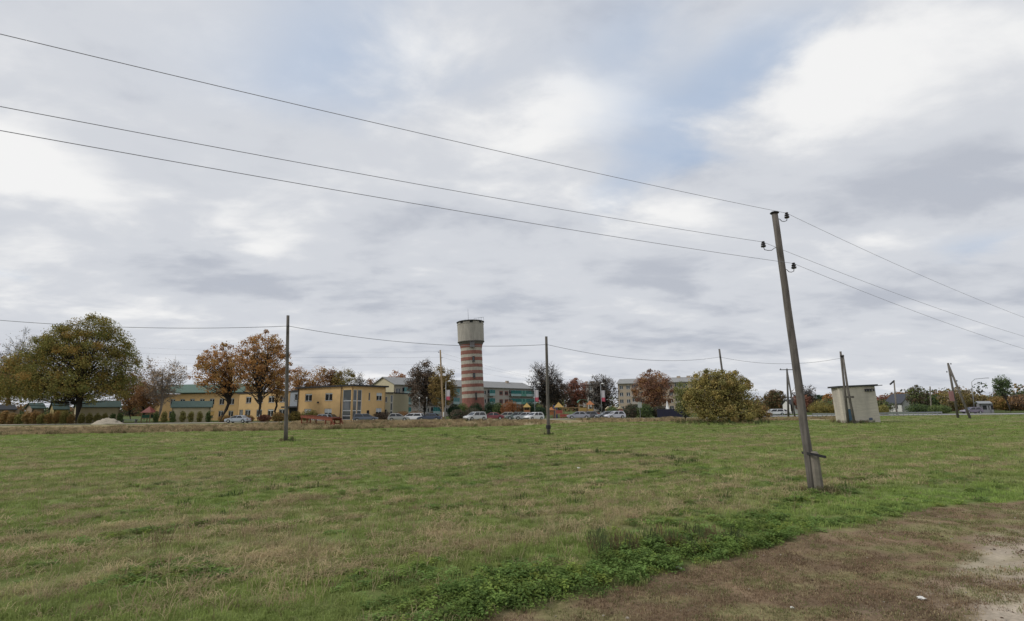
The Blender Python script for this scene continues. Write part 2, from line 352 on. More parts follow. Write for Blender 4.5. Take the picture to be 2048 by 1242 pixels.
def build_ground():
    ang = np.concatenate([np.arange(-72, 72.01, 0.6), np.arange(78, 283, 6.0)]); na = len(ang)
    rad = [0.5]
    while rad[-1] < 4000: rad.append(rad[-1] * 1.019 + 0.02)
    rad = np.array(rad); nr = len(rad)
    A, Rr = np.meshgrid(np.radians(ang), rad); x = (Rr * np.sin(A)).ravel(); y = (Rr * np.cos(A)).ravel()
    v = np.stack([x, y, Z(x, y)], 1)
    i, j = np.meshgrid(np.arange(nr - 1), np.arange(na), indexing='ij'); jn = (j + 1) % na
    f = np.stack([i * na + j, i * na + jn, (i + 1) * na + jn, (i + 1) * na + j], -1).reshape(-1, 4)
    v = np.vstack([v, [[0, 0, gz(0, 0)]]])
    m = bpy.data.materials.new('field_ground'); m.use_nodes = True; nt = m.node_tree; L = nt.links.new
    b = nt.nodes['Principled BSDF']; b.inputs['Roughness'].default_value = 0.95; b.inputs['Specular IOR Level'].default_value = 0.1
    at = nt.nodes.new('ShaderNodeAttribute'); at.attribute_name = 'Col'
    tc = nt.nodes.new('ShaderNodeTexCoord')
    n = nt.nodes.new('ShaderNodeTexNoise'); n.inputs['Scale'].default_value = 14; n.inputs['Detail'].default_value = 8; n.inputs['Roughness'].default_value = 0.7
    n2 = nt.nodes.new('ShaderNodeTexNoise'); n2.inputs['Scale'].default_value = 0.9; n2.inputs['Detail'].default_value = 6; n2.inputs['Roughness'].default_value = 0.7
    L(tc.outputs['Object'], n.inputs['Vector']); L(tc.outputs['Object'], n2.inputs['Vector'])
    ad = nt.nodes.new('ShaderNodeMath'); ad.operation = 'ADD'; L(n.outputs[0], ad.inputs[0]); L(n2.outputs[0], ad.inputs[1])
    mr = nt.nodes.new('ShaderNodeMapRange'); mr.inputs[1].default_value = 0.6; mr.inputs[2].default_value = 1.4; mr.inputs[3].default_value = 0.5; mr.inputs[4].default_value = 1.5; L(ad.outputs[0], mr.inputs[0])
    sc = nt.nodes.new('ShaderNodeVectorMath'); sc.operation = 'SCALE'; L(at.outputs['Color'], sc.inputs[0]); L(mr.outputs[0], sc.inputs['Scale']); L(sc.outputs[0], b.inputs['Base Color'])
    bp = nt.nodes.new('ShaderNodeBump'); bp.inputs['Strength'].default_value = 0.8; bp.inputs['Distance'].default_value = 0.05; L(n.outputs[0], bp.inputs['Height']); L(bp.outputs[0], b.inputs['Normal'])
    o = np_mesh('ground', v, f, m); me = o.data
    # close the hole under the camera
    bm = bmesh.new(); bm.from_mesh(me); bm.verts.ensure_lookup_table(); c = bm.verts[len(v) - 1]
    for k in range(na): bm.faces.new((bm.verts[k], c, bm.verts[(k + 1) % na]))
    bm.to_mesh(me); bm.free()
    co = np.empty(len(me.vertices) * 3, np.float32); me.vertices.foreach_get('co', co); co = co.reshape(-1, 3).astype(float)
    cols = np.ones((len(co), 4), np.float32); cols[:, :3] = ground_colour(co[:, 0], co[:, 1])
    at2 = me.attributes.new('Col', 'FLOAT_COLOR', 'POINT'); at2.data.foreach_set('color', cols.ravel())
    me.polygons.foreach_set('use_smooth', [True] * len(me.polygons))
    tag(o, 'mown autumn field with green and straw coloured patches', 'field', kind='structure')
build_ground()

# gravel track beyond the field and the asphalt road on the far side
def strip(name, us, dn, df, lift, m, label):
    v, f = [], []
    for i, u in enumerate(us):
        for t in (0, 0.5, 1):
            y = dn(u) * (1 - t) + df(u) * t; x = u * y; v.append((x, y, gz(x, y) + lift))
    for i in range(len(us) - 1):
        for t in (0, 1): f.append((3 * i + t, 3 * (i + 1) + t, 3 * (i + 1) + t + 1, 3 * i + t + 1))
    b = MB(); b.v = v; b.f = f
    tag(b.build(name, m), label, 'road', kind='structure')
strip('gravel_road', np.linspace(-1.3, 0.46, 90), lambda u: 104.5, lambda u: 113.5, 0.05, M_GRAVEL, 'pale gravel road with parked cars beyond the field')
strip('asphalt_road', np.linspace(0.44, 1.5, 60), lambda u: 108 + 4 * (1 - u), lambda u: 122 + 4 * (1 - u), 0.06, M_ASPH, 'worn grey asphalt road beyond the transformer house')

# ------------------------------------------------------------------ grass and weeds (instanced tufts on scattered points)
M_TUFT = mat('grass_tuft', (0.1, 0.12, 0.04), 0.8, 0.12, 8, attr='tcol', inst=True, transl=0.35, spec=0.12)
proto_col = bpy.data.collections.new('tuft_kinds')
def proto(name, v, f):
    me = bpy.data.meshes.new(name); me.from_pydata([tuple(p) for p in v], [], [tuple(q) for q in f]); me.materials.append(M_TUFT)
    o = bpy.data.objects.new(name, me); proto_col.objects.link(o); return o
def blades(seed, n, rad, h0, h1, w, lean, flat=0.0):
    r = random.Random(seed); v, f = [], []
    for i in range(n):
        a, q = r.uniform(0, 6.283), rad * math.sqrt(r.random()); bx, by = q * math.cos(a), q * math.sin(a)
        d = r.uniform(0, 6.283); h = r.uniform(h0, h1); l = h * r.uniform(0.3, 1.0) * lean; dx, dy = math.cos(d), math.sin(d); px, py = -dy * w / 2, dx * w / 2
        zz = h * (1 - flat * r.random()); k = len(v)
        v += [(bx - px, by - py, -0.02), (bx + px, by + py, -0.02),
              (bx + dx * l * .4 + px * .8, by + dy * l * .4 + py * .8, zz * .62), (bx + dx * l * .4 - px * .8, by + dy * l * .4 - py * .8, zz * .62),
              (bx + dx * l, by + dy * l, zz * (1.0 - 0.25 * lean))]
        f += [(k, k + 1, k + 2, k + 3), (k + 3, k + 2, k + 4)]
    return v, f
def leafy(seed, n, rad, h, s):
    r = random.Random(seed); v, f = [], []
    for i in range(n):
        a, q = r.uniform(0, 6.283), rad * math.sqrt(r.random()); zz = h * (1 - (q / rad) ** 2 * 0.6) * r.uniform(0.25, 1)
        d = r.uniform(0, 6.283); L_ = s * r.uniform(.6, 1.3); W = L_ * .38; tz = r.uniform(-.35, .35) * L_
        c, sn = math.cos(d), math.sin(d); bx, by = q * math.cos(a), q * math.sin(a); k = len(v)
        v += [(bx, by, zz), (bx + c * L_ * .5 - sn * W, by + sn * L_ * .5 + c * W, zz + tz * .5 + .01), (bx + c * L_, by + sn * L_, zz + tz), (bx + c * L_ * .5 + sn * W, by + sn * L_ * .5 - c * W, zz + tz * .5 + .01)]
        f += [(k, k + 1, k + 2, k + 3)]
        if i % 3 == 0:
            k = len(v); v += [(bx - .003, by, -.02), (bx + .003, by, -.02), (bx, by, zz)]; f += [(k, k + 1, k + 2)]
    return v, f
def stalks(seed, n, rad, h0, h1, w, head):
    r = random.Random(seed); v, f = [], []
    for i in range(n):
        a, q = r.uniform(0, 6.283), rad * math.sqrt(r.random()); bx, by = q * math.cos(a), q * math.sin(a); d = r.uniform(0, 6.283); h = r.uniform(h0, h1); l = h * r.uniform(.05, .4)
        dx, dy = math.cos(d), math.sin(d); t = r.uniform(0, 6.283); px, py = math.cos(t) * w / 2, math.sin(t) * w / 2; k = len(v)
        mx, my, mz = bx + dx * l * .5, by + dy * l * .5, h * .6; tx, ty, tz = bx + dx * l, by + dy * l, h * .9
        v += [(bx - px, by - py, -.03), (bx + px, by + py, -.03), (mx + px, my + py, mz), (mx - px, my - py, mz), (tx + px, ty + py, tz), (tx - px, ty - py, tz)]
        f += [(k, k + 1, k + 2, k + 3), (k + 3, k + 2, k + 4, k + 5)]
        if head:
            k = len(v); e = head; v += [(tx, ty, tz - .02), (tx + px * e, ty + py * e, tz + .06), (tx + dx * .04, ty + dy * .04, tz + .17), (tx - px * e, ty - py * e, tz + .06)]; f += [(k, k + 1, k + 2, k + 3)]
    return v, f
# indices 0-3 grass, 4-6 lying straw, 7-9 leafy weed, 10-11 tall dry grass, 12 dark weed stalks, 13 stubble
for i, args in enumerate([(1, 34, .15, .05, .13, .010, .8), (2, 34, .15, .04, .11, .011, 1.0), (3, 26, .13, .06, .17, .009, .7), (4, 40, .17, .03, .09, .012, 1.1)]):
    proto('a%02d_grass' % i, *blades(*args))
for i, args in enumerate([(5, 26, .16, .10, .26, .008, 1.7, .75), (6, 30, .18, .08, .22, .009, 1.8, .8), (7, 20, .15, .12, .30, .007, 1.3, .6)]):
    proto('b%02d_straw' % i, *blades(*args))
for i, args in enumerate([(8, 56, .16, .13, .052), (9, 60, .18, .09, .042), (10, 46, .15, .22, .068)]):
    proto('c%02d_leafy' % i, *leafy(*args))
for i, args in enumerate([(11, 26, .22, .45, .95, .014, 1.8), (12, 26, .25, .35, .8, .016, 1.6)]):
    proto('d%02d_tall' % i, *stalks(*args))
proto('e00_weed', *stalks(13, 30, .16, .15, .5, .009, 2.4))
proto('e01_stem', *stalks(15, 5, .10, .14, .42, .006, 1.5))
proto('f00_stubble', *blades(14, 44, .17, .015, .06, .009, 1.3, .4))

def stone(seed):
    r = random.Random(seed); v = []
    for z, q in ((-.3, .8), (.25, 1.0), (.6, .55)):
        for j in range(6): a = j * math.pi / 3 + r.uniform(-.3, .3); k = q * r.uniform(.75, 1.15); v.append((k * math.cos(a), k * math.sin(a) * .8, z * r.uniform(.8, 1.2)))
    f = [(i * 6 + j, i * 6 + (j + 1) % 6, (i + 1) * 6 + (j + 1) % 6, (i + 1) * 6 + j) for i in range(2) for j in range(6)] + [tuple(range(12, 18))]
    return v, f
proto('g00_stone', *stone(1)); proto('g01_stone', *stone(2))
def tuft_object(name, P, idx, scl, col, label, cat='grass'):
    me = bpy.data.meshes.new(name); n = len(P); me.vertices.add(n); me.vertices.foreach_set('co', np.ascontiguousarray(P, np.float32).ravel())
    a = me.attributes.new('idx', 'INT', 'POINT'); a.data.foreach_set('value', np.ascontiguousarray(idx, np.int32))
    a = me.attributes.new('scl', 'FLOAT_VECTOR', 'POINT'); a.data.foreach_set('vector', np.ascontiguousarray(scl, np.float32).ravel())
    a = me.attributes.new('rot', 'FLOAT_VECTOR', 'POINT'); rr = np.zeros((n, 3), np.float32); rr[:, 2] = np.random.RandomState(5).uniform(0, 6.28, n); a.data.foreach_set('vector', rr.ravel())
    a = me.attributes.new('tcol', 'FLOAT_COLOR', 'POINT'); c4 = np.ones((n, 4), np.float32); c4[:, :3] = np.clip(col, 0, 1); a.data.foreach_set('color', c4.ravel())
    o = link(name, me); me.materials.append(M_TUFT)
    ng = bpy.data.node_groups.new(name + '_scatter', 'GeometryNodeTree')
    ng.interface.new_socket('Geometry', in_out='INPUT', socket_type='NodeSocketGeometry'); ng.interface.new_socket('Geometry', in_out='OUTPUT', socket_type='NodeSocketGeometry')
    N = ng.nodes.new; gi, go = N('NodeGroupInput'), N('NodeGroupOutput'); ip = N('GeometryNodeInstanceOnPoints'); ci = N('GeometryNodeCollectionInfo')
    ci.inputs['Collection'].default_value = proto_col; ci.inputs['Separate Children'].default_value = True; ci.inputs['Reset Children'].default_value = True
    def na(nm, t):
        k = N('GeometryNodeInputNamedAttribute'); k.data_type = t; k.inputs['Name'].default_value = nm; return k.outputs['Attribute']
    L = ng.links.new; L(gi.outputs[0], ip.inputs['Points']); L(ci.outputs[0], ip.inputs['Instance']); ip.inputs['Pick Instance'].default_value = True
    L(na('idx', 'INT'), ip.inputs['Instance Index']); L(na('scl', 'FLOAT_VECTOR'), ip.inputs['Scale']); L(na('rot', 'FLOAT_VECTOR'), ip.inputs['Rotation'])
    L(ip.outputs[0], go.inputs[0])
    mo = o.modifiers.new('scatter', 'NODES'); mo.node_group = ng
    return tag(o, label, cat, kind='stuff')
def scatter():
    rs = np.random.RandomState(42)
    # wedge in front of the camera, rings of falling density
    P = []
    for r0, r1, dens in ((4.2, 11, 60), (11, 18, 30), (18, 30, 17), (30, 48, 8.5), (48, 70, 4.2), (70, 100, 2.0), (100, 152, .9)):
        amax = R(58 if r0 < 90 else 48); area = amax * (r1 ** 2 - r0 ** 2); n = int(area * dens); r = np.sqrt(rs.uniform(r0 ** 2, r1 ** 2, n)); a = rs.uniform(-amax, amax, n)
        P.append(np.stack([r * np.sin(a), r * np.cos(a)], 1))
    P = np.vstack(P); x, y = P[:, 0], P[:, 1]; d = np.hypot(x, y); u = x / np.maximum(y, 1)
    keep = (y < straw_near(u) + 1) & (y > 0.5); x, y, d = x[keep], y[keep], d[keep]; n = len(x)
    s, a, n1, n2, n3, dry = fields(x, y); e = verge_edge(x, y)
    verge = s < e + rs.normal(0, .06, n)
    leaf = (1 - sstep(1.1, 2.3, s - e + .8 * (n2 - .5))) * sstep(-0.02, .06, s - e) * sstep(1.2, 3.5, a) * (1 - sstep(14, 18, a))
    leaf = leaf * np.maximum(sstep(0.22, 0.48, fbm(x / 1.1, y / 0.9, 41)), .9 * (1 - sstep(.7, 1.3, s - e)) * (1 - sstep(8, 10, a))) * (1 - .5 * sstep(9.5, 13, a)) 
    leaf = np.maximum(leaf, 0.55 * sstep(0.55, 0.70, fbm(along(x, y) / 3.0 + 9, across(x, y) / 1.1, 43)) * (d < 26))
    rr = rs.rand(n); isleaf = (~verge) & (rr < leaf); isstraw = (~verge) & (~isleaf) & (rs.rand(n) < (0.12 + 0.46 * dry) * (1 - .8 * (1 - sstep(.8, 2.4, s - e)) * sstep(3, 6, a)))
    idx = rs.randint(0, 4, n); idx[isstraw] = rs.randint(4, 7, isstraw.sum()); idx[isleaf] = rs.randint(7, 10, isleaf.sum()); idx[verge] = 14
    jit = rs.uniform(.72, 1.3, (n, 1)); g = GREEN[None] * (1 - n3[:, None]) + GREEN2[None] * n3[:, None]
    g = g * (1 - 0.5 * n2[:, None]) + OLIVE[None] * 0.5 * n2[:, None]
    g = g * (1 - 0.4 * dry[:, None]) + (STRAW * .8)[None] * 0.4 * dry[:, None]
    lush = (1 - sstep(1.5, 3.2, s - e)) * sstep(4, 7, a); col = g * 1.22 * (1 + .10 * lush[:, None] * np.array([[.6, 1.3, .5]]))
    st = STRAW[None] * (0.62 + 0.45 * rs.rand(n, 1)); br = rs.rand(n, 1) < 0.2; st = np.where(br, BROWN[None] * 1.15, st); ol = rs.rand(n, 1) < .35; st = np.where(ol, OLIVE[None] * 1.25, st); col[isstraw] = st[isstraw]
    lf = np.array([0.195, 0.30, 0.085])[None] * (1 - rs.rand(n, 1) * .35) + np.array([0.09, 0.06, 0.0])[None] * (rs.rand(n, 1) ** 3); col[isleaf] = lf[isleaf]
    vg = VERGE[None] * (0.8 + 0.7 * rs.rand(n, 1)); pick = rs.rand(n) < 0.22 + 0.35 * sstep(.5, .65, fbm(x / .9, y / .5, 31)); vg[pick] = OLIVE * 0.78; pk2 = rs.rand(n) < .24; vg[pk2] = STRAW * .68; pk3 = rs.rand(n) < .30 * sstep(8, 14, a); vg[pk3] = (GREEN + OLIVE) * .5; col[verge] = vg[verge]
    col = col * jit
    # bare gravel has little growth
    gv = verge & (s < 3.2 + .09 * (a - 7.6) - 2.0 * (fbm(a / 1.6, s / .35, 33, 3) - .5)) & (a > 6.5) & (rs.rand(n) < .85)
    wide = np.interp(d, [5, 15, 30, 60, 100, 150], [.8, .95, 1.35, 2.2, 3.2, 4.2]); hi = np.interp(d, [5, 20, 60, 100], [.85, .95, 1.05, 1.1]) * rs.uniform(.6, 1.25, n)
    hi = np.where(isleaf, hi * np.clip(1.5 * leaf, .4, 1.35), hi)
    hi = np.where((~isleaf) & (~isstraw), hi * (0.8 + .5 * n2), hi)
    k = ~gv; X = np.stack([x, y, Z(x, y)], 1)[k]
    tuft_object('field_grass', X, idx[k], np.stack([wide, wide, hi], 1)[k], col[k], 'short mown grass, dry straw and leafy weeds over the field')
    # wisps of lying hay along the mowing rows
    hp, hc, hs = [], [], []
    for _ in range(430):
        r0 = 5.5 + 50 * rs.rand() ** 1.4; an = rs.uniform(-.9, .9); cx_, cy_ = r0 * math.sin(an), r0 * math.cos(an)
        if across(cx_, cy_) < EDGE + 3.4: continue
        ln, wd = rs.uniform(.25, 1.1) * (1 + r0 / 40), rs.uniform(.06, .2) * (1 + r0 / 40); tone = rs.uniform(.75, 1.25); warm = rs.rand()
        for _2 in range(int(rs.uniform(5, 13))):
            p, q = rs.normal(0, ln * .6), rs.normal(0, wd); hp.append((cx_ + .855 * p - .519 * q, cy_ + .519 * p + .855 * q)); hc.append((STRAW * (1 - .35 * warm) + BROWN * .35 * warm) * tone * rs.uniform(.8, 1.15)); hs.append((rs.uniform(.8, 1.3) * (1 + r0 / 60), rs.uniform(.5, .95)))
    for _ in range(46):               # raked rows
        r0 = 9 + 32 * rs.rand(); an = rs.uniform(-.85, .8); cx_, cy_ = r0 * math.sin(an), r0 * math.cos(an); ln = rs.uniform(2, 5.5)
        if across(cx_, cy_) < EDGE + 4: continue
        for _2 in range(int(ln * 9)):
            p, q = rs.uniform(-ln, ln), rs.normal(0, .09) + .12 * math.sin(_2); hp.append((cx_ + .855 * p - .519 * q, cy_ + .519 * p + .855 * q)); hc.append(STRAW * rs.uniform(.7, 1.1)); hs.append((rs.uniform(.8, 1.3) * (1 + r0 / 60), rs.uniform(.4, .8)))
    hp = np.array(hp); hs = np.array(hs); n = len(hp)
    tuft_object('lying_hay', np.stack([hp[:, 0], hp[:, 1], Z(hp[:, 0], hp[:, 1]) + .02], 1), rs.randint(4, 7, n), np.stack([hs[:, 0], hs[:, 0], hs[:, 1]], 1), np.array(hc), 'pale wisps of cut hay lying on the mown field')
    # thin dead stems standing above the sward
    n = 2600; r0 = 5.8 + 40 * rs.rand(n) ** 1.6; an = rs.uniform(-.95, .95, n); x, y = r0 * np.sin(an), r0 * np.cos(an); k = (across(x, y) > verge_edge(x, y) + 1.6) & (rs.rand(n) < sstep(.38, .6, fbm(x / 3, y / 3, 71)) + .12); x, y = x[k], y[k]; n = len(x)
    tuft_object('dead_stems', np.stack([x, y, Z(x, y)], 1), np.full(n, 13), np.stack([rs.uniform(.8, 1.6, n), rs.uniform(.8, 1.6, n), rs.uniform(.35, 1.0, n)], 1), np.where(rs.rand(n, 1) < .7, STRAW[None] * .9, BROWN[None] * .8) * rs.uniform(.7, 1.15, (n, 1)), 'thin dead grass stems scattered over the mown field')
    # stones and crumbs of soil on the verge
    n = 9000; a_ = rs.uniform(2.5, 22, n); s_ = rs.uniform(1.8, 6.3, n); x, y = .855 * a_ - .519 * s_, .519 * a_ + .855 * s_; e_ = verge_edge(x, y)
    g_ = 3.3 + .09 * (a_ - 7.6); k = (s_ < e_ - .05) & (rs.rand(n) < np.where(s_ < g_, .9, .22)); x, y, s_, g_ = x[k], y[k], s_[k], g_[k]; n = len(x)
    sz = rs.uniform(.004, .013, n) * (1 + 1.6 * rs.rand(n) ** 8); soil = rs.rand(n) < np.where(s_ < g_, .25, .75)
    cc = np.where(soil[:, None], np.array([[.13, .09, .06]]), np.array([[.46, .41, .35]])) * rs.uniform(.6, 1.3, (n, 1))
    tuft_object('verge_stones', np.stack([x, y, Z(x, y)], 1), rs.randint(15, 17, n), np.stack([sz, sz, sz * .8], 1), cc, 'small stones and soil crumbs strewn on the bare verge', 'gravel')
    # dark rank tufts: a broken line across the field and strays
    dp, dn = [], []
    for t in np.linspace(0, 1, 46):
        px, py = 735 + 640 * t + rs.normal(0, 7), 858 + 62 * t ** 1.15 + rs.normal(0, 1.6)
        if rs.rand() < .35: continue
        Y = 2.5 * 1050 / (py - (HZ - ROLL * (px - CX))); p = pt(px, py, Y)
        for _ in range(rs.randint(1, 4)): dp.append((p.x + rs.normal(0, .25), p.y + rs.normal(0, .2))); dn.append(rs.uniform(.8, 1.7))
    for _ in range(150):
        r0 = 14 + 46 * rs.rand(); an = rs.uniform(-.8, .85); x_, y_ = r0 * math.sin(an), r0 * math.cos(an)
        if across(x_, y_) > EDGE + 1.5: dp.append((x_, y_)); dn.append(rs.uniform(.6, 1.4))
    dp = np.array(dp); dn = np.array(dn); n = len(dp)
    tuft_object('rank_tufts', np.stack([dp[:, 0], dp[:, 1], Z(dp[:, 0], dp[:, 1])], 1), rs.randint(0, 4, n), np.stack([dn * 1.5, dn * 1.5, dn * 1.5], 1), np.array([[.07, .115, .035]]) * rs.uniform(.7, 1.2, (n, 1)), 'dark rank grass tufts dotted in a broken line across the field')
    # rough dry grass beyond the field
    n = 24000; u = rs.uniform(-1.08, 0.62, n); y = straw_near(u) + (rs.rand(n) ** 1.25) * (np.interp(u, [-.6, -.4], [92, 103]) - straw_near(u)); x = u * y
    cl = fbm(x / 5, y / 5, 51); keep = rs.rand(n) < np.clip(0.15 + 1.5 * (cl - 0.25), 0.1, 1) ; keep &= ~((u > 0.02) & (cl < .42))
    keep &= ~((u > -0.09) & (u < -0.02) & (rs.rand(n) < .55))
    x, y, u = x[keep], y[keep], u[keep]; n = len(x); t = fbm(x / 7 + 5, y / 4, 53)[:, None]
    col = (STRAW * 1.0)[None] * (1 - t) + (BROWN * 1.0)[None] * t; gr = rs.rand(n) < .16; col[gr] = OLIVE * .6; col = col * rs.uniform(.5, 1.3, (n, 1))
    sc = .56 * rs.uniform(.6, 1.15, n) * np.interp(u, [-1, -.55, -.35, 0, .1, .6], [.72, .78, 1.0, 1.0, .75, .65]) * (0.28 + 1.35 * fbm(x / 3, y / 3, 57))
    tuft_object('dry_tall_grass', np.stack([x, y, Z(x, y)], 1), rs.randint(10, 12, n), np.stack([sc * 2.2, sc * 2.2, sc], 1), col, 'band of tall dry straw coloured grass at the field edge')
    # dark weed stalks near the verge and around the pole feet
    pts, scs = [], []
    for (px, Y, r, k, h) in ((1300, 10.2, 1.1, 16, .62), (1420, 10.6, .9, 13, .55), (1225, 9.6, .5, 5, .6), (1370, 9.9, .6, 7, .5)):
        c = ground_at(px, Y)
        for _ in range(k):
            ang, q = rs.uniform(0, 6.28), r * rs.normal(0, .5); pts.append((c.x + q * math.cos(ang) * 1.3, c.y + q * math.sin(ang) * .6)); scs.append(h * rs.uniform(.5, 1.1))
    for (px, Y, r, k, h) in ((1628, 16.2, .5, 34, .34), (1660, 16.0, .5, 18, .3), (572, 45.6, .6, 16, .7), (590, 45.2, .9, 10, .5), (1096, 52, .8, 14, .5), (1700, 77, 3.0, 60, .8), (1440, 70, 6, 120, .9)):
        c = ground_at(px, Y)
        for _ in range(k):
            ang, q = rs.uniform(0, 6.28), r * math.sqrt(rs.rand()); pts.append((c.x + q * math.cos(ang), c.y + q * math.sin(ang))); scs.append(h * rs.uniform(.5, 1.2))
    pts = np.array(pts); scs = np.array(scs); n = len(pts)
    col = np.where(rs.rand(n, 1) < .6, np.array([[.10, .125, .055]]), np.array([[.19, .145, .08]])) * rs.uniform(.7, 1.2, (n, 1))
    tuft_object('weed_stalks', np.stack([pts[:, 0], pts[:, 1], Z(pts[:, 0], pts[:, 1])], 1), np.full(n, 12), np.stack([scs * 1.2, scs * 1.2, scs], 1), col, 'thin dark weed stalks by the verge and pole feet', 'weeds')
scatter()

# ------------------------------------------------------------------ poles and wires
def sub(v, root): return Vector(v) - Vector(root)
def wire(name, p0, p1, sag, r, label, group=None, n=40):
    p0, p1 = Vector(p0), Vector(p1); base = p0.copy()
    pts = [p0.lerp(p1, i / n) - Vector((0, 0, 4 * sag * (i / n) * (1 - i / n))) - base for i in range(n + 1)]
    o = MB().tube(pts, r, 5).build(name, M_WIRE, smooth=True); o.location = base
    return tag(o, label, 'wire', group)
def wire_end(p0, e2, px, py, sag):
    """far end above ground point e2 so that the wire from p0 crosses photo pixel (px, py)"""
    d = ray(px, py); lo, hi = 0.0, 1.0
    f = lambda t: (p0.x + (e2[0] - p0.x) * t) * d.y - d.x * (p0.y + (e2[1] - p0.y) * t)
    s0 = f(0.0)
    for _ in range(60):
        t = (lo + hi) / 2
        if f(t) * s0 > 0: lo = t
        else: hi = t
    y = p0.y + (e2[1] - p0.y) * t; z = CAMZ + d.z * y / d.y
    return Vector((e2[0], e2[1], (z + 4 * sag * t * (1 - t) - (1 - t) * p0.z) / t))
def insulator_hook(root, a, b, nm='hook'):
    """S-shaped hook from the pole surface a to the insulator foot b, insulator on top (local coordinates)"""
    a, b = Vector(a), Vector(b); low = min(a.z, b.z) - 0.09
    p = [a, a.lerp(b, .12) + Vector((0, 0, -.01)), Vector((a.x * .65 + b.x * .35, a.y * .65 + b.y * .35, low + .01)), Vector((a.x * .35 + b.x * .65, a.y * .35 + b.y * .65, low)), Vector((a.x * .06 + b.x * .94, a.y * .06 + b.y * .94, low + .03)), b]
    h = MB().tube(p, .011, 6).build(nm, M_IRON, root, smooth=True)
    ins = MB().lathe(b, [(.028, -.01), (.072, 0), (.078, .05), (.05, .06), (.05, .075), (.068, .085), (.066, .12), (.035, .135), (.035, .15), (.05, .155), (.048, .185), (.02, .195)], 12)
    ins.build('insulator', M_INS, h, smooth=True)

def main_line():
    base = pt(1626, 978, 16.4); Y = 16.4; base.z = gz(base.x, base.y)
    top = pt(1549, 426, Y)
    root = empty('utility_pole', base, 'weathered grey wooden utility pole strapped to a short stub, leaning over the field', 'utility pole', 'wooden power line poles')
    L_ = lambda p: Vector(p) - base
    ax = L_(top)
    n = 14; rs = random.Random(3)
    pts = [ax * (i / n) + Vector((rs.uniform(-.008, .008), rs.uniform(-.008, .008), 0)) for i in range(n + 1)]; pts[0] = Vector((0, 0, -.3)) - ax * .03
    MB().tube(pts, [.128 - .034 * (i / n) for i in range(n + 1)], 16).build('pole', M_WOOD, root, smooth=True)
    MB().lathe(ax, [(.125, -.02), (.145, 0), (.12, .03), (.02, .05)], 14).build('cap', M_IRON, root)
    st = pt(1638, 978, Y - .1); st.z = gz(st.x, st.y); st_t = pt(1627, 903, Y - .1)
    m = MB(); s0, s1 = L_(st) - Vector((0, 0, .3)), L_(st_t)
    m.tube([s0, s0.lerp(s1, .5), s1 - Vector((0, 0, .06)), s1], [.15, .14, .135, .10], 8).build('stub', M_CONC, root)
    cl = L_(pt(1611, 906, Y)); cr = L_(pt(1636, 912, Y - .15)); b = MB()
    for dy in (-.30, .18): b.beam(cl + Vector((0, dy, 0)), cr + Vector((.05, dy, 0)), .02, .07)
    b.box(cl + Vector((.0, -.06, 0)), (.03, .50, .07)).box(cr + Vector((.05, -.06, 0)), (.03, .50, .07))
    b.build('clamp', M_IRON, root)
    ends = []
    for px, py, sx in ((1574, 436, 1), (1527, 494, -1), (1588, 537, 1)):
        f = L_(pt(px, py, Y)); t = (f.z - .03) / ax.z; a = ax * t + Vector((sx * .11, 0, 0)); insulator_hook(root, a, f); ends.append(base + f + Vector((0, 0, .17)))
    # neighbours of the same line, one span each way
    for e2, marks, lab, sag in (((-27.4, -5.6), ((0, 68), (0, 213), (0, 261)), 'thick bare power wire sweeping over the field from the leaning stub pole', .45),
                                ((42.5, 36.0), ((2046, 634), (2046, 672), (2046, 697)), 'bare power wire running down from the leaning stub pole towards the road', .55)):
        tops = []
        for p0, (px, py), order in zip(ends, marks, ('top', 'middle', 'lowest')):
            q = wire_end(p0, e2, px, py, sag); tops.append(q)
            wire('power_wire', p0, q, sag, .0062 if e2[0] < 0 else .0055, order + ' ' + lab)
        g = gz(*e2); hz = max(t.z for t in tops)
        r2 = empty('utility_pole', (e2[0] + .3, e2[1], g), 'weathered wooden utility pole %s' % ('behind the near verge' if e2[0] < 0 else 'on the verge towards the road'), 'utility pole', 'wooden power line poles')
        MB().tube([(0, 0, -.3), (0, 0, hz - g + .2)], [.15, .11], 12).build('pole', M_WOOD, r2, smooth=True)
        for t in tops:
            f = Vector((-.3, 0, t.z - g - .17)); insulator_hook(r2, (-.1, 0, f.z + .03), f)
main_line()

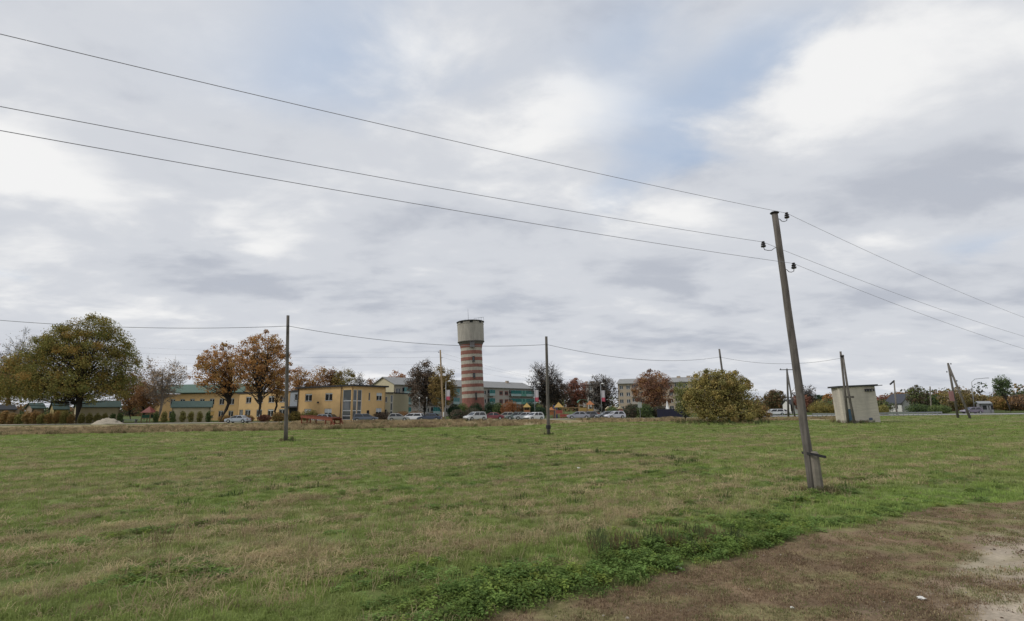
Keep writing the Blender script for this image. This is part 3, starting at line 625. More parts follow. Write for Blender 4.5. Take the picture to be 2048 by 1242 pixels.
def plain_pole(px, Y, px_top, py_top, r0, r1, label, group=None, m=None, name='utility_pole', cat='utility pole', base_px=None):
    b = ground_at(px, Y); t = pt(px_top, py_top, Y)
    root = empty(name, b, label, cat, group)
    ax = t - b; pts = [ax * (i / 8) for i in range(9)]; pts[0] = -ax * .03
    MB().tube(pts, [r0 + (r1 - r0) * i / 8 for i in range(9)], 10).build('pole', m or M_WOOD, root, smooth=True)
    return root, b, ax
def field_line():
    grp = 'wooden power line poles'
    at = []
    for px, Y, pxt, pyt, lab, wpy in ((572, 45.5, 576, 631, 'dark bare wooden pole standing in the grass before the ochre building', 652),
                                      (1097, 52, 1092.5, 673, 'bare wooden pole standing on the field before the playground', 689),
                                      (1458, 76, 1438.5, 698, 'wooden pole rising out of the big olive bush', 714)):
        root, b, ax = plain_pole(px, Y, pxt, pyt, .17, .125, lab, grp)
        wp = pt(pxt + 1, wpy, Y - .14); at.append(wp)
        w = wp - b
        MB().box(w + Vector((0, .05, 0)), (.05, .2, .10)).build('wire_clamp', M_IRON, root)
        if px == 1097: MB().tube([ax * .075 + Vector((0, 0, -.12)), ax * .075 + Vector((0, 0, .22))], .24, 10).build('band', M_IRON, root)
    # strutted pole before the transformer house
    b = ground_at(1696, 75.5); root = empty('strutted_pole', b, 'dark wooden pole propped by a slanting strut before the transformer house', 'utility pole', grp)
    t = pt(1681, 703, 75.5) - b; foot = ground_at(1709, 74.2) - b
    MB().tube([-t * .03, t * .5, t], [.17, .15, .13], 10).build('pole', M_WOOD, root, smooth=True)
    MB().tube([foot - Vector((0, 0, .3)), foot.lerp(t * .95, .5), t * .95 + Vector((.2, -.1, 0))], [.17, .15, .13], 10).build('strut', M_WOOD, root, smooth=True)
    MB().box(pt(1698, 794, 74.4) - b, (1.35, .12, .3)).build('crosspiece', M_WOOD, root)
    MB().box(pt(1684, 712, 75.3) - b, (.55, .16, .12)).build('bracket', M_IRON, root)
    at.append(pt(1683, 716, 75.3))
    wire('cable', pt(-330, 603, 41), at[0], .9, .022, 'black cable reaching the pole before the ochre building', 'cable of the field pole line')
    for a, c, s, lab in ((at[0], at[1], .75, 'black cable passing in front of the striped tower'), (at[1], at[2], 1.0, 'black cable sagging above the playground trees'),
                         (at[2], at[3], .9, 'black cable from the bush pole to the strutted pole')):
        wire('cable', a, c, s, .022, lab, 'cable of the field pole line')
field_line()

def more_poles():
    # pale wooden pole by the car park with three faint wires
    root, b, ax = plain_pole(887, 101, 880.5, 700, .20, .14, 'pale brown wooden pole beside the dark brown tree and car park', 'wooden power line poles', M_WOODL)
    heads = []
    for px, py, sx in ((877, 705, -1), (884, 716, 1), (877, 730, -1)):
        f = pt(px, py, 101) - b; t = f.z / ax.z; insulator_hook(root, ax * t + Vector((sx * .13, 0, .05)), f); heads.append(b + f + Vector((0, 0, .15)))
    MB().box(ax * .03 + Vector((0, -.21, .9)), (.22, .06, .9)).build('white_plate', M_WHITE, root)
    for p, (qx, qy), lab in zip(heads, ((250, 694), (250, 705), (250, 722)), ('upper', 'middle', 'lower')):
        wire('thin_wire', p, pt(qx, qy, 128), .5, .012, lab + ' thin wire from the pale wooden pole past the maples')
    for p, (qx, qy), lab in zip(heads, ((1174, 771), (1180, 771), (1184, 772)), ('upper', 'middle', 'lower')):
        wire('thin_wire', p, pt(qx, qy, 128), .8, .010, lab + ' thin wire from the pale wooden pole to the crossarm pole')
    r2, b2, ax2 = plain_pole(1180, 128, 1178, 771, .12, .10, 'thin grey pole with a crossarm beside the pale block', 'wooden power line poles', M_BARKG)
    MB().box(ax2 * .99, (1.6, .1, .12)).build('crossarm', M_IRON, r2)
    # strutted pole seen behind the leaning pole
    b = ground_at(1577, 108); root = empty('strutted_pole', b, 'grey strutted pole with one crossarm beside the brown roadside tree', 'utility pole', 'wooden power line poles')
    t = pt(1574, 738, 108) - b; foot = ground_at(1590, 106) - b
    MB().tube([-t * .03, t], [.2, .17], 10).build('pole', M_BARKG, root, smooth=True)
    MB().tube([foot - Vector((0, 0, .3)), t * .97], [.18, .14], 10).build('strut', M_BARKG, root, smooth=True)
    MB().box(t * .985, (3.0, .14, .14)).build('crossarm', M_IRON, root)
    for k in (-1.3, 0, 1.3): MB().lathe(t * .985 + Vector((k, 0, .07)), [(.05, 0), (.08, .04), (.06, .2), (.02, .24)], 8).build('insulator', M_INS, root)
    # twin pole by the road
    b = ground_at(1916, 92); root = empty('strutted_pole', b, 'pair of leaning poles joined at the top with a red sign', 'utility pole', 'wooden power line poles')
    t = pt(1896, 726, 92) - b; foot = ground_at(1941, 90) - b
    MB().tube([-t * .03, t], [.19, .15], 10).build('pole', M_WOOD, root, smooth=True)
    MB().tube([foot - Vector((0, 0, .3)), t * .97], [.19, .15], 10).build('strut', M_WOOD, root, smooth=True)
    for k, (px, py) in enumerate(((1902, 729), (1894, 745), (1914, 763))): MB().lathe(pt(px, py, 91.6) - b, [(.05, 0), (.09, .05), (.07, .22), (.02, .26)], 8).build('insulator', M_INS, root)
    sg = pt(1903, 792, 91.4) - b
    MB().box(sg, (.8, .05, 1.7)).build('sign', mat('red_sign', (.33, .17, .17), .6, .15), root)
    # bracket pole and slim posts behind the transformer house
    b = ground_at(1794, 118); root = empty('bracket_pole', b, 'concrete pole with a slanting wire bracket beside the white house', 'utility pole')
    t = pt(1788, 762, 118) - b
    MB().tube([-t * .03, t], [.17, .13], 8).build('pole', M_CONC, root, smooth=True)
    MB().beam(t + Vector((.1, 0, .1)), pt(1780, 769, 118) - b, .15, .3).build('bracket', M_IRON, root)
    plain_pole(1863, 135, 1860, 773, .16, .14, 'pale slim concrete post among the roadside shrubs', None, M_CONC, 'concrete_post', 'post')
    b = ground_at(1950, 125); root = empty('street_lamp', b, 'slim curved street lamp beside the asphalt road', 'street lamp')
    t = pt(1943, 764, 125) - b; e = pt(1972, 756, 125) - b
    MB().tube([(0, 0, -.2), t, t.lerp(e, .25) + Vector((0, 0, .45)), e], [.1, .07, .06, .05], 8).build('pole', M_STEEL, root, smooth=True)
    MB().box(e + Vector((.2, 0, 0)), (.9, .25, .12)).build('lamp_head', M_STEEL, root)
more_poles()

def street_lamps():
    M_BW = mat('banner_white', (.55, .52, .54), .8, .1); M_BR = mat('banner_red', (.48, .10, .14), .8, .1)
    for px, Y, pyt, hx, banner, lab in ((891, 112, 763, 899, (897, 780, 800), 'street lamp with red and white banner beside the pale wooden pole'),
                                        (1070, 118, 766, 1077, (1073, 780, 803), 'street lamp with red and white banner by the teal balconies'),
                                        (1204, 118, 768, 1205, (1204, 781, 803), 'street lamp with red and white banner by the playground slide')):
        b = ground_at(px, Y); t = pt(px, pyt, Y) - b; root = empty('street_lamp', b, lab, 'street lamp', 'street lamps with banners')
        h = pt(hx, pyt - 1, Y) - b
        MB().tube([(0, 0, -.2), (0, 0, t.z * .5), (0, 0, t.z)], [.09, .07, .05], 8).build('pole', M_STEEL, root, smooth=True)
        MB().tube([(0, 0, t.z - .02), h], .035, 6).build('arm', M_STEEL, root)
        MB().lathe(h + Vector((0, 0, -.12)), [(.10, -.03), (.36, .0), (.38, .08), (.18, .2), (.05, .24)], 12).build('lamp_head', M_WHITE, root, smooth=True)
        u0, u1 = pt(banner[0], banner[1], Y) - b, pt(banner[0], banner[2], Y) - b; w = .78
        zt, zb = u0.z, u1.z; zm = zb + (zt - zb) * .36
        bn = MB()
        for k in range(6):
            xa, xb = .1 + w * k / 6, .1 + w * (k + 1) / 6; ya, yb = .04 * math.sin(k * 1.3), .04 * math.sin((k + 1) * 1.3)
            bn.add([(xa, ya, zm), (xb, yb, zm), (xb, yb, zt), (xa, ya, zt), (xa, ya + .015, zm), (xb, yb + .015, zm), (xb, yb + .015, zt), (xa, ya + .015, zt)], [(0, 1, 2, 3), (7, 6, 5, 4), (0, 4, 5, 1), (3, 2, 6, 7)])
        p = bn.build('banner', M_BW, root)
        b2 = MB()
        for k in range(6):
            xa, xb = .1 + w * k / 6, .1 + w * (k + 1) / 6; ya, yb = .04 * math.sin(k * 1.3), .04 * math.sin((k + 1) * 1.3)
            b2.add([(xa, ya, zb - .1 * (k / 6 - .5)), (xb, yb, zb - .1 * ((k + 1) / 6 - .5)), (xb, yb, zm - .004), (xa, ya, zm - .004), (xa, ya + .015, zb - .1 * (k / 6 - .5)), (xb, yb + .015, zb - .1 * ((k + 1) / 6 - .5)), (xb, yb + .015, zm - .004), (xa, ya + .015, zm - .004)], [(0, 1, 2, 3), (7, 6, 5, 4), (0, 4, 5, 1)])
        b2.build('banner_hem', M_BR, p)
        MB().tube([(0, 0, zt + .02), (w + .12, 0, zt + .02)], .02, 6).build('banner_rod', M_STEEL, root)
    for px, lab in ((838, 'short path lamp beneath the dark brown tree'), (853, 'short path lamp between the dark tree and pale pole')):
        b = ground_at(px, 124); t = pt(px, 797, 124) - b; root = empty('path_lamp', b, lab, 'path lamp', 'short path lamps under the trees')
        MB().tube([(0, 0, -.1), (0, 0, t.z)], [.07, .05], 8).build('post', M_STEEL, root)
        MB().lathe((0, 0, t.z), [(.05, 0), (.16, .04), (.16, .24), (.05, .32)], 10).build('lamp_head', M_WHITE, root)
street_lamps()

# ------------------------------------------------------------------ water tower
def water_tower():
    Y = 150.0; b = ground_at(947.5, Y); lean = 0.040
    root = empty('water_tower', b, 'tall round water tower with red and cream brick stripes', 'water tower')
    root.rotation_euler[1] = -lean
    k = Y / 1050.0
    zz = lambda py: (pt(945, py, Y) - b).z
    rsh = 3.02; n = 48
    tops = [(688.5, 696.5), (702.4, 709.4), (715.5, 722), (729, 735), (741.7, 748.2), (755, 761.5), (768.2, 774.4), (782.4, 788), (795.7, 845)]
    ztop = zz(682); prev = ztop
    flare = lambda z: rsh + .34 * float(sstep(zz(700), ztop, z)) + .10 * (1 - z / ztop)
    for i, (a, c) in enumerate(tops):
        z1, z0 = zz(a), max(zz(c), -.3)
        MB().lathe((0, 0, 0), [(flare(z1), z1 + .002), (flare((z1 + prev) / 2), (z1 + prev) / 2), (flare(prev), prev - .002)][::1], n, cap=False).build('cream_band', M_TCREAM, root, smooth=True)
        mm = MB().lathe((0, 0, 0), [(flare(z0) + .03, z0), (flare((z0 + z1) / 2) + .03, (z0 + z1) / 2), (flare(z1) + .03, z1)], n).build('red_band', M_TRED, root)
        prev = z0
    # tank
    zb, zt = zz(684.5), zz(650)
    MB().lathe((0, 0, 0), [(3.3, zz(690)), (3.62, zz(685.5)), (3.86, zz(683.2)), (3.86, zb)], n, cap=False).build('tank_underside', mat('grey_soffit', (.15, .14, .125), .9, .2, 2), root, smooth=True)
    MB().lathe((0, 0, 0), [(3.80, zb), (3.80, zb + .25), (3.74, zb + .26), (3.80, zt), (3.86, zt + .02), (3.86, zt + .14)], n, cap=False).build('tank', M_TTANK, root)
    z2 = zz(645.2)
    MB().lathe((0, 0, 0), [(3.72, zt + .14), (3.72, z2)], n, cap=False).build('parapet', M_TTANK, root)
    MB().lathe((0, 0, 0), [(3.72, z2 - .02), (4.0, z2 + .03), (4.02, z2 + .16), (3.7, z2 + .32), (.3, z2 + .75), (.02, z2 + .78)], n).build('roof', mat('dark_roof_felt', (.06, .06, .06), .9, .2, 2), root)
    for ang in range(0, 360, 45):
        a = R(ang + 8); nx, ny = math.cos(a), math.sin(a)
        MB().box((nx * 3.70, ny * 3.70, (zt + z2) / 2 + .1), (.12, .9, .5), a).build('louvre', M_DEEP, root)
    # pipe duct, slit windows, antenna
    MB().box((.55, -3.36, zz(690)), (1.3, .5, 2.1)).build('duct', mat('duct_grey', (.16, .15, .15), .8, .2), root)
    MB().box((.62, -3.42, zz(690) + .5), (.9, .5, .12)).build('duct_ledge', M_DARK, root)
    for py, h in ((720, 1.5), (752, 1.25)):
        w = MB().box((.75, -3.06, zz(py)), (.62, .3, h)).build('window_frame', M_IRON, root)
        MB().box((.75, -3.10, zz(py)), (.44, .25, h - .3)).build('pane', M_PANE, w)
        MB().box((.75, -3.15, zz(py) - h / 2 - .05), (.75, .25, .08)).build('sill', M_CONC, w)
    MB().box((1.1, -3.14, zz(793)), (.35, .3, 2.0)).build('meter_box', M_DARK, root)
    MB().tube([(-.55, 0, z2 + .6), (-.55, 0, zz(617))], [.05, .02], 6).build('antenna', M_IRON, root)
    rail = MB().tube([(1.3, -2.9, z2 + .7), (3.9, -.5, z2 + 1.35)], .035, 5)
    for q in (.0, .5, .75, 1.0): rail.tube([(1.3 + 2.6 * q, -2.9 + 2.4 * q, z2 + .15), (1.3 + 2.6 * q, -2.9 + 2.4 * q, z2 + .72 + .65 * q)], .03, 5)
    rail.build('railing', M_IRON, root)
    for q in (-1.3, 1.9): MB().tube([(q, -2.3, z2 + .3), (q, -2.3, z2 + .75)], .02, 5).build('rod', M_IRON, root)
water_tower()

# ------------------------------------------------------------------ buildings
class Bld:
    def __init__(s, name, loc, label, cat='building', group=None):
        s.loc = Vector(loc); s.root = empty(name, loc, label, cat, group)
    def part(s, mb, name, m, parent=None, smooth=False): return mb.build(name, m, parent or s.root, off=s.loc, smooth=smooth)
    def facade(s, A, B, z0, z1, ops, m, name='wall', th=0.3):
        """wall from A to B (left to right seen from outside) with real openings; ops = (x0, x1, za, zb, kind)"""
        A, B = Vector((A[0], A[1], 0)), Vector((B[0], B[1], 0)); Lw = (B - A).length; d = (B - A) / Lw; nrm = Vector((d.y, -d.x, 0))
        P = lambda x, z, o=0.0: A + d * x + Vector((0, 0, z)) + nrm * o
        xs = sorted({0.0, Lw, *[q for o in ops for q in (o[0], o[1])]}); zs = sorted({z0, z1, *[q for o in ops for q in (o[2], o[3])]})
        mb = MB()
        for i in range(len(xs) - 1):
            for j in range(len(zs) - 1):
                xm, zm = (xs[i] + xs[i + 1]) / 2, (zs[j] + zs[j + 1]) / 2
                if any(o[0] < xm < o[1] and o[2] < zm < o[3] for o in ops): continue
                mb.add([P(xs[i], zs[j]), P(xs[i + 1], zs[j]), P(xs[i + 1], zs[j + 1]), P(xs[i], zs[j + 1])], [(0, 1, 2, 3)])
        for x0, x1, za, zb, k in ops:
            for q in (((x0, za), (x0, zb)), ((x0, zb), (x1, zb)), ((x1, zb), (x1, za)), ((x1, za), (x0, za))):
                mb.add([P(*q[0]), P(*q[1]), P(*q[1], -th), P(*q[0], -th)], [(0, 1, 2, 3)])
        mb.add([P(0, z0, -th), P(Lw, z0, -th), P(Lw, z1, -th), P(0, z1, -th)], [(0, 1, 2, 3)])
        mb.add([P(0, z1), P(Lw, z1), P(Lw, z1, -th), P(0, z1, -th)], [(0, 1, 2, 3)])
        mb.add([P(0, z0), P(0, z1), P(0, z1, -th), P(0, z0, -th)], [(0, 1, 2, 3)]); mb.add([P(Lw, z0), P(Lw, z1), P(Lw, z1, -th), P(Lw, z0, -th)], [(0, 1, 2, 3)])
        s.part(mb, name, m)
        for x0, x1, za, zb, k in ops: s.window(P, x0, x1, za, zb, k)
    def bar(s, mb, P, x0, x1, za, zb, o0, o1):
        v = [P(x, z, o) for o in (o0, o1) for x, z in ((x0, za), (x1, za), (x1, zb), (x0, zb))]
        mb.add(v, [(0, 1, 2, 3), (7, 6, 5, 4), (0, 4, 5, 1), (1, 5, 6, 2), (2, 6, 7, 3), (3, 7, 4, 0)])
    def window(s, P, x0, x1, za, zb, kind):
        fr = .07; fm, pm, nl = M_WHITE, M_PANE, 2; blind = 0; cols = None
        if kind == 'door': fm = M_DARK; nl = 1
        if kind == 'void': fm = M_DARK; nl = 1; pm = M_DEEP
        if kind == 'narrow': nl = 1
        if kind.startswith('blind'): blind = float(kind[5:] or 0.5)
        if kind == 'wide': nl = 3
        if kind == 'stair': nl = 1; pm = M_PANEB; fr = .10
        if kind == 'red': fm = M_PINKBRICK; fr = .25
        f = MB(); W = x1 - x0
        s.bar(f, P, x0, x0 + fr, za, zb, -.16, -.09); s.bar(f, P, x1 - fr, x1, za, zb, -.16, -.09)
        s.bar(f, P, x0 + fr, x1 - fr, za, za + fr, -.16, -.09); s.bar(f, P, x0 + fr, x1 - fr, zb - fr, zb, -.16, -.09)
        cuts = [x0 + W * i / nl for i in range(1, nl)]
        for c in cuts: s.bar(f, P, c - .05, c + .05, za + fr, zb - fr, -.16, -.085)
        w = s.part(f, 'window', fm)
        ed = [x0 + fr] + [q for c in cuts for q in (c - .05, c + .05)] + [x1 - fr]
        for i in range(nl):
            g = MB(); s.bar(g, P, ed[2 * i] - .01, ed[2 * i + 1] + .01, za + fr - .01, zb - fr + .01, -.145, -.12); s.part(g, 'pane', pm, w)
            if blind:
                g = MB(); s.bar(g, P, ed[2 * i], ed[2 * i + 1], zb - fr - (zb - za - 2 * fr) * blind, zb - fr, -.12, -.105); s.part(g, 'blind', M_BLIND, w)
        if kind not in ('door', 'void', 'stair'):
            g = MB(); s.bar(g, P, x0 - .08, x1 + .08, za - .06, za - .001, -.12, .07); s.part(g, 'sill', M_STEEL, w)
    def roof_flat(s, poly, z, t=.28, ov=.5, m=None):
        c = sum((Vector((p[0], p[1])) for p in poly), Vector((0, 0))) / len(poly)
        q = [tuple(Vector(p) + (Vector(p) - c).normalized() * ov) for p in poly]
        s.part(MB().prism(q, z, z + t), 'roof', m or M_DARK)
    def gable(s, A, B, depth, ze, zr, ov, m, gm, t=.16, og=.4):
        """gable roof over the rectangle A-B extended away from the viewer by depth; ridge parallel to A-B"""
        A, B = Vector((A[0], A[1], 0)), Vector((B[0], B[1], 0)); d = (B - A).normalized(); n = Vector((-d.y, d.x, 0)); Z_ = lambda z: Vector((0, 0, z))
        a, b = A - d * og, B + d * og; sl = (zr - ze) / (depth / 2)
        for s0, s1 in ((-ov, depth / 2), (depth + ov, depth / 2)):
            off = -sl * ov
            v = [a + n * s0 + Z_(ze + off), b + n * s0 + Z_(ze + off), b + n * s1 + Z_(zr), a + n * s1 + Z_(zr)]
            mb = MB().add(v + [p + Z_(t) for p in v], [(0, 1, 2, 3), (7, 6, 5, 4), (0, 4, 5, 1), (1, 5, 6, 2), (2, 6, 7, 3), (3, 7, 4, 0)])
            s.part(mb, 'roof', m)
        for p in (A, B):
            e = d * (.02 if p is A else -.02)
            mb = MB(); tri = [p + e + Z_(ze), p + e + n * depth + Z_(ze), p + e + n * (depth / 2) + Z_(zr)]
            q = [x + e * 8 for x in tri]; mb.add(tri + q, [(0, 1, 2), (5, 4, 3), (0, 3, 4, 1), (1, 4, 5, 2), (2, 5, 3, 0)])
            s.part(mb, 'gable_wall', gm)
def P2(px, Y): p = ground_at(px, Y); return (p.x, p.y)
def vadd(p, d, t): return (p[0] + d[0] * t, p[1] + d[1] * t)

def kindergarten():
    C = P2(702, 112); e1 = (-.85, .527); e2 = (.527, .85); g = gz(*C)
    LL, LR, Ht = 18.0, 9.6, 7.25
    A = vadd(C, e1, LL); D = vadd(C, e2, LR); E = vadd(A, e2, LR)
    b = Bld('kindergarten', (*C, g), 'two storey ochre kindergarten with a glazed corner stair and dark flat roof')
    z = g
    f1, f2 = (z + 1.0, z + 2.65), (z + 4.35, z + 6.0)
    ops = [(2.6, 5.0, *f1, 'blind1.0'), (2.6, 5.0, *f2, 'blind0.15'), (9.4, 11.8, *f1, 'blind0.55'), (9.4, 11.8, *f2, 'blind0.12')]
    for z0, z1 in ((z + .25, z + 1.1), (z + 1.1, z + 2.15), (z + 2.15, z + 4.2), (z + 4.2, z + 6.55)): ops.append((LL - 2.9, LL - .12, z0, z1, 'stair'))
    b.facade(A, C, z - .2, z + Ht, ops, M_YEL)
    ops = []
    for z0, z1 in ((z + .25, z + 2.15), (z + 2.15, z + 4.2), (z + 4.2, z + 6.55)):
        ops += [(.12, 1.4, z0, z1, 'stair'), (1.5, 2.7, z0, z1, 'stair')]
    ops += [(4.6, 5.1, z + 4.3, z + 6.0, 'narrow'), (4.2, 5.0, z + .1, z + 2.2, 'door'), (6.9, 8.6, *f1, 'blind0.5'), (6.9, 8.6, *f2, 'blind0.4')]
    b.facade(C, D, z - .2, z + Ht, ops, M_YEL)
    b.facade(D, E, z - .2, z + Ht, [], M_YEL); b.facade(E, A, z - .2, z + Ht, [], M_YEL)
    b.roof_flat([A, C, D, E], z + Ht, .34, .75)
    for q, px in ((A, 593),): b.part(MB().tube([(q[0] + .15, q[1] - .25, z), (q[0] + .15, q[1] - .25, z + Ht)], .09, 8), 'downpipe', M_DARK)
    q = vadd(C, e1, 3.2); b.part(MB().tube([(q[0] - .1, q[1] - .2, z), (q[0] - .1, q[1] - .2, z + Ht)], .1, 8), 'downpipe', mat('brown_pipe', (.12, .07, .04), .6))
    q = vadd(A, e1, -7.4); b.part(MB().box((q[0] - .1, q[1] - .2, z + 4.0), (.35, .25, .35)), 'wall_lamp', M_DARK)
    # grey link with the entrance canopy, then the long left wing
    n1 = (-e2[0], -e2[1])
    G0 = vadd(A, e2, 1.6); G1 = vadd(G0, e1, 5.0)
    b.facade(G1, G0, z + 3.2, z + Ht - .3, [(1.7, 2.7, z + 4.6, z + 6.1, 'narrow')], M_GREYP, 'link_wall')
    b.facade(G1, G0, z - .2, z + 3.2, [(.5, 1.7, z + .2, z + 2.4, 'door'), (2.2, 4.4, z + .2, z + 2.4, 'void')], M_DARK, 'entrance_wall')
    cn = [vadd(vadd(G1, e1, .6), n1, 1.8), vadd(vadd(G0, e1, .2), n1, 1.5), vadd(G0, e1, .2), vadd(G1, e1, .6)]
    b.part(MB().prism(cn, z + 2.95, z + 3.3), 'canopy', M_DARK)
    W0 = vadd(G1, e1, .02); W1 = vadd(W0, e1, 21); WE = [vadd(W0, e2, 9), vadd(W1, e2, 9)]
    ops = []
    for x, k in ((1.6, 'blind0.1'), (6.0, 'blind0.2'), (10.6, 'blind0.1'), (15.4, 'blind0.1')):
        ops += [(x, x + 2.3, z + 1.0, z + 2.7, k), (x, x + 2.3, z + 4.3, z + 5.9, k)]
    ops.append((18.6, 20.2, z + .4, z + 2.7, 'wide'))
    b.facade(W1, W0, z - .2, z + 6.7, [(21 - o[1], 21 - o[0], *o[2:]) for o in ops], M_YEL)
    b.facade(W0, WE[0], z - .2, z + 6.7, [], M_YEL); b.facade(WE[1], W1, z - .2, z + 6.7, [], M_YEL); b.facade(WE[0], WE[1], z - .2, z + 6.7, [], M_YEL)
    b.roof_flat([W1, G0, vadd(G0, e2, 8), WE[1]], z + 6.7, .3, .6)
    # cream annex on the right with a slim glazed bay
    D2 = vadd(D, e2, .6); X1 = vadd(D2, (.92, -.39), .0)
    a0 = P2(765.5, 125); a1 = P2(786, 126.5)
    h6 = z + 6.1
    b.facade(a0, a1, z - .2, h6, [(.35, 1.0, z + 4.0, z + 5.3, 'narrow'), (.35, 1.0, z + 1.0, z + 2.4, 'narrow'), (1.75, 2.4, z + .3, z + 2.0, 'stair'), (1.75, 2.4, z + 2.05, z + 3.9, 'stair'), (1.75, 2.4, z + 3.95, z + 5.7, 'stair')], M_CREAM, 'annex_wall')
    b.facade(a1, (a1[0] + 2, a1[1] + 8), z - .2, h6, [], M_CREAM, 'annex_wall')
    b.roof_flat([a0, a1, (a1[0] + 2, a1[1] + 8), (a0[0] + 2, a0[1] + 8)], h6, .25, .4)
kindergarten()

def old_wing():
    A, B = P2(305, 142), P2(480, 140); g = gz(*A); b = Bld('ochre_wing', (*A, g), 'ochre two storey wing under a green sheet roof behind the maples')
    z = g; L_ = math.dist(A, B); ops = []
    for x in np.arange(4.4, L_ - 2, 2.75):
        ops += [(x, x + 1.35, z + 4.1, z + 5.7, 'blind0.1'), (x, x + 1.35, z + .9, z + 2.5, 'blind0.1')]
    b.facade(A, B, z - .2, z + 7.0, ops, M_YEL); n = Vector((-(B[1] - A[1]), B[0] - A[0])).normalized()
    A2, B2 = (A[0] + n.x * 10, A[1] + n.y * 10), (B[0] + n.x * 10, B[1] + n.y * 10)
    b.facade(B, B2, z - .2, z + 7.0, [], M_YEL); b.facade(A2, A, z - .2, z + 7.0, [], M_YEL); b.facade(B2, A2, z - .2, z + 7.0, [], M_YEL)
    b.gable(A, B, 10, z + 7.4, z + 9.6, .5, M_GREENROOF, M_YEL)
    c = Vector(A).lerp(Vector(B), .62); b.part(MB().box((c.x + n.x * 5, c.y + n.y * 5, z + 9.5), (.9, .9, 1.4)), 'chimney', M_DARK)
old_wing()

def shed(px0, px1, Y0, Y1, depth, ze, zr, label, wm=None, rm=None, ops=(), name='shed', ov=.35):
    A, B = P2(px0, Y0), P2(px1, Y1); g = min(gz(*A), gz(*B)); b = Bld(name, (*A, g), label, 'shed' if name == 'shed' else 'house')
    n = Vector((-(B[1] - A[1]), B[0] - A[0])).normalized(); A2, B2 = (A[0] + n.x * depth, A[1] + n.y * depth), (B[0] + n.x * depth, B[1] + n.y * depth)
    wm = wm or M_BEIGE
    b.facade(A, B, g - .2, g + ze, [(o[0], o[1], g + o[2], g + o[3], o[4]) for o in ops], wm); b.facade(B, B2, g - .2, g + ze, [], wm); b.facade(A2, A, g - .2, g + ze, [], wm); b.facade(B2, A2, g - .2, g + ze, [], wm)
    b.gable(A, B, depth, g + ze, g + zr, ov, rm or M_GREENROOFD, wm, og=.3)
    return b
shed(150, 236, 119.5, 125, 4.2, 3.65, 4.9, 'beige plastered shed with green sheet roof beside the big oak')
shed(341, 419, 119.5, 123, 4.2, 3.4, 4.6, 'beige shed with dull green roof beneath the bare pale tree')
shed(60, 84, 124, 126, 3.0, 3.6, 4.6, 'narrow tan shed with a flat gable behind the oak branches', mat('tan_plaster', (.33, .25, .18), .9, .15), M_GREENROOFD)
shed(-30, 26, 122, 126, 4.0, 3.3, 4.3, 'tan pavilion with dark openings behind the orange hedge', mat('tan_plaster', (.33, .25, .18)), M_DARK, ((1.2, 2.6, .1, 2.2, 'void'), (4.2, 5.6, .1, 2.2, 'void')))
shed(104, 132, 126, 128, 4.0, 3.4, 5.2, 'small yellow gabled hut behind the oak trunk', mat('pale_yellow_board', (.45, .36, .16), .8, .1), M_GREENROOFD)
shed(1772, 1806, 176, 170, 7.0, 2.9, 5.6, 'small white gabled house with a dark roof beyond the asphalt road', mat('white_plaster', (.62, .62, .6), .9, .06), mat('dark_blue_roof', (.055, .06, .075), .7, .15), ((1.0, 2.2, .9, 2.2, 'pair'), (3.4, 4.6, .9, 2.2, 'pair')), 'white_house', .5)
shed(1962, 1984, 132, 131, 3.0, 2.3, 2.7, 'low grey site cabin with dark windows beside the asphalt road', mat('grey_cabin_sheet', (.22, .22, .24), .6, .1), M_STEEL, ((.5, 1.3, .8, 1.8, 'void'), (1.6, 2.5, .8, 1.8, 'void')))
shed(1584, 1600, 150, 150, 5.0, 2.6, 3.9, 'small dark roofed hut behind the leaning stub pole', mat('white_plaster', (.62, .62, .6)), M_DARK)

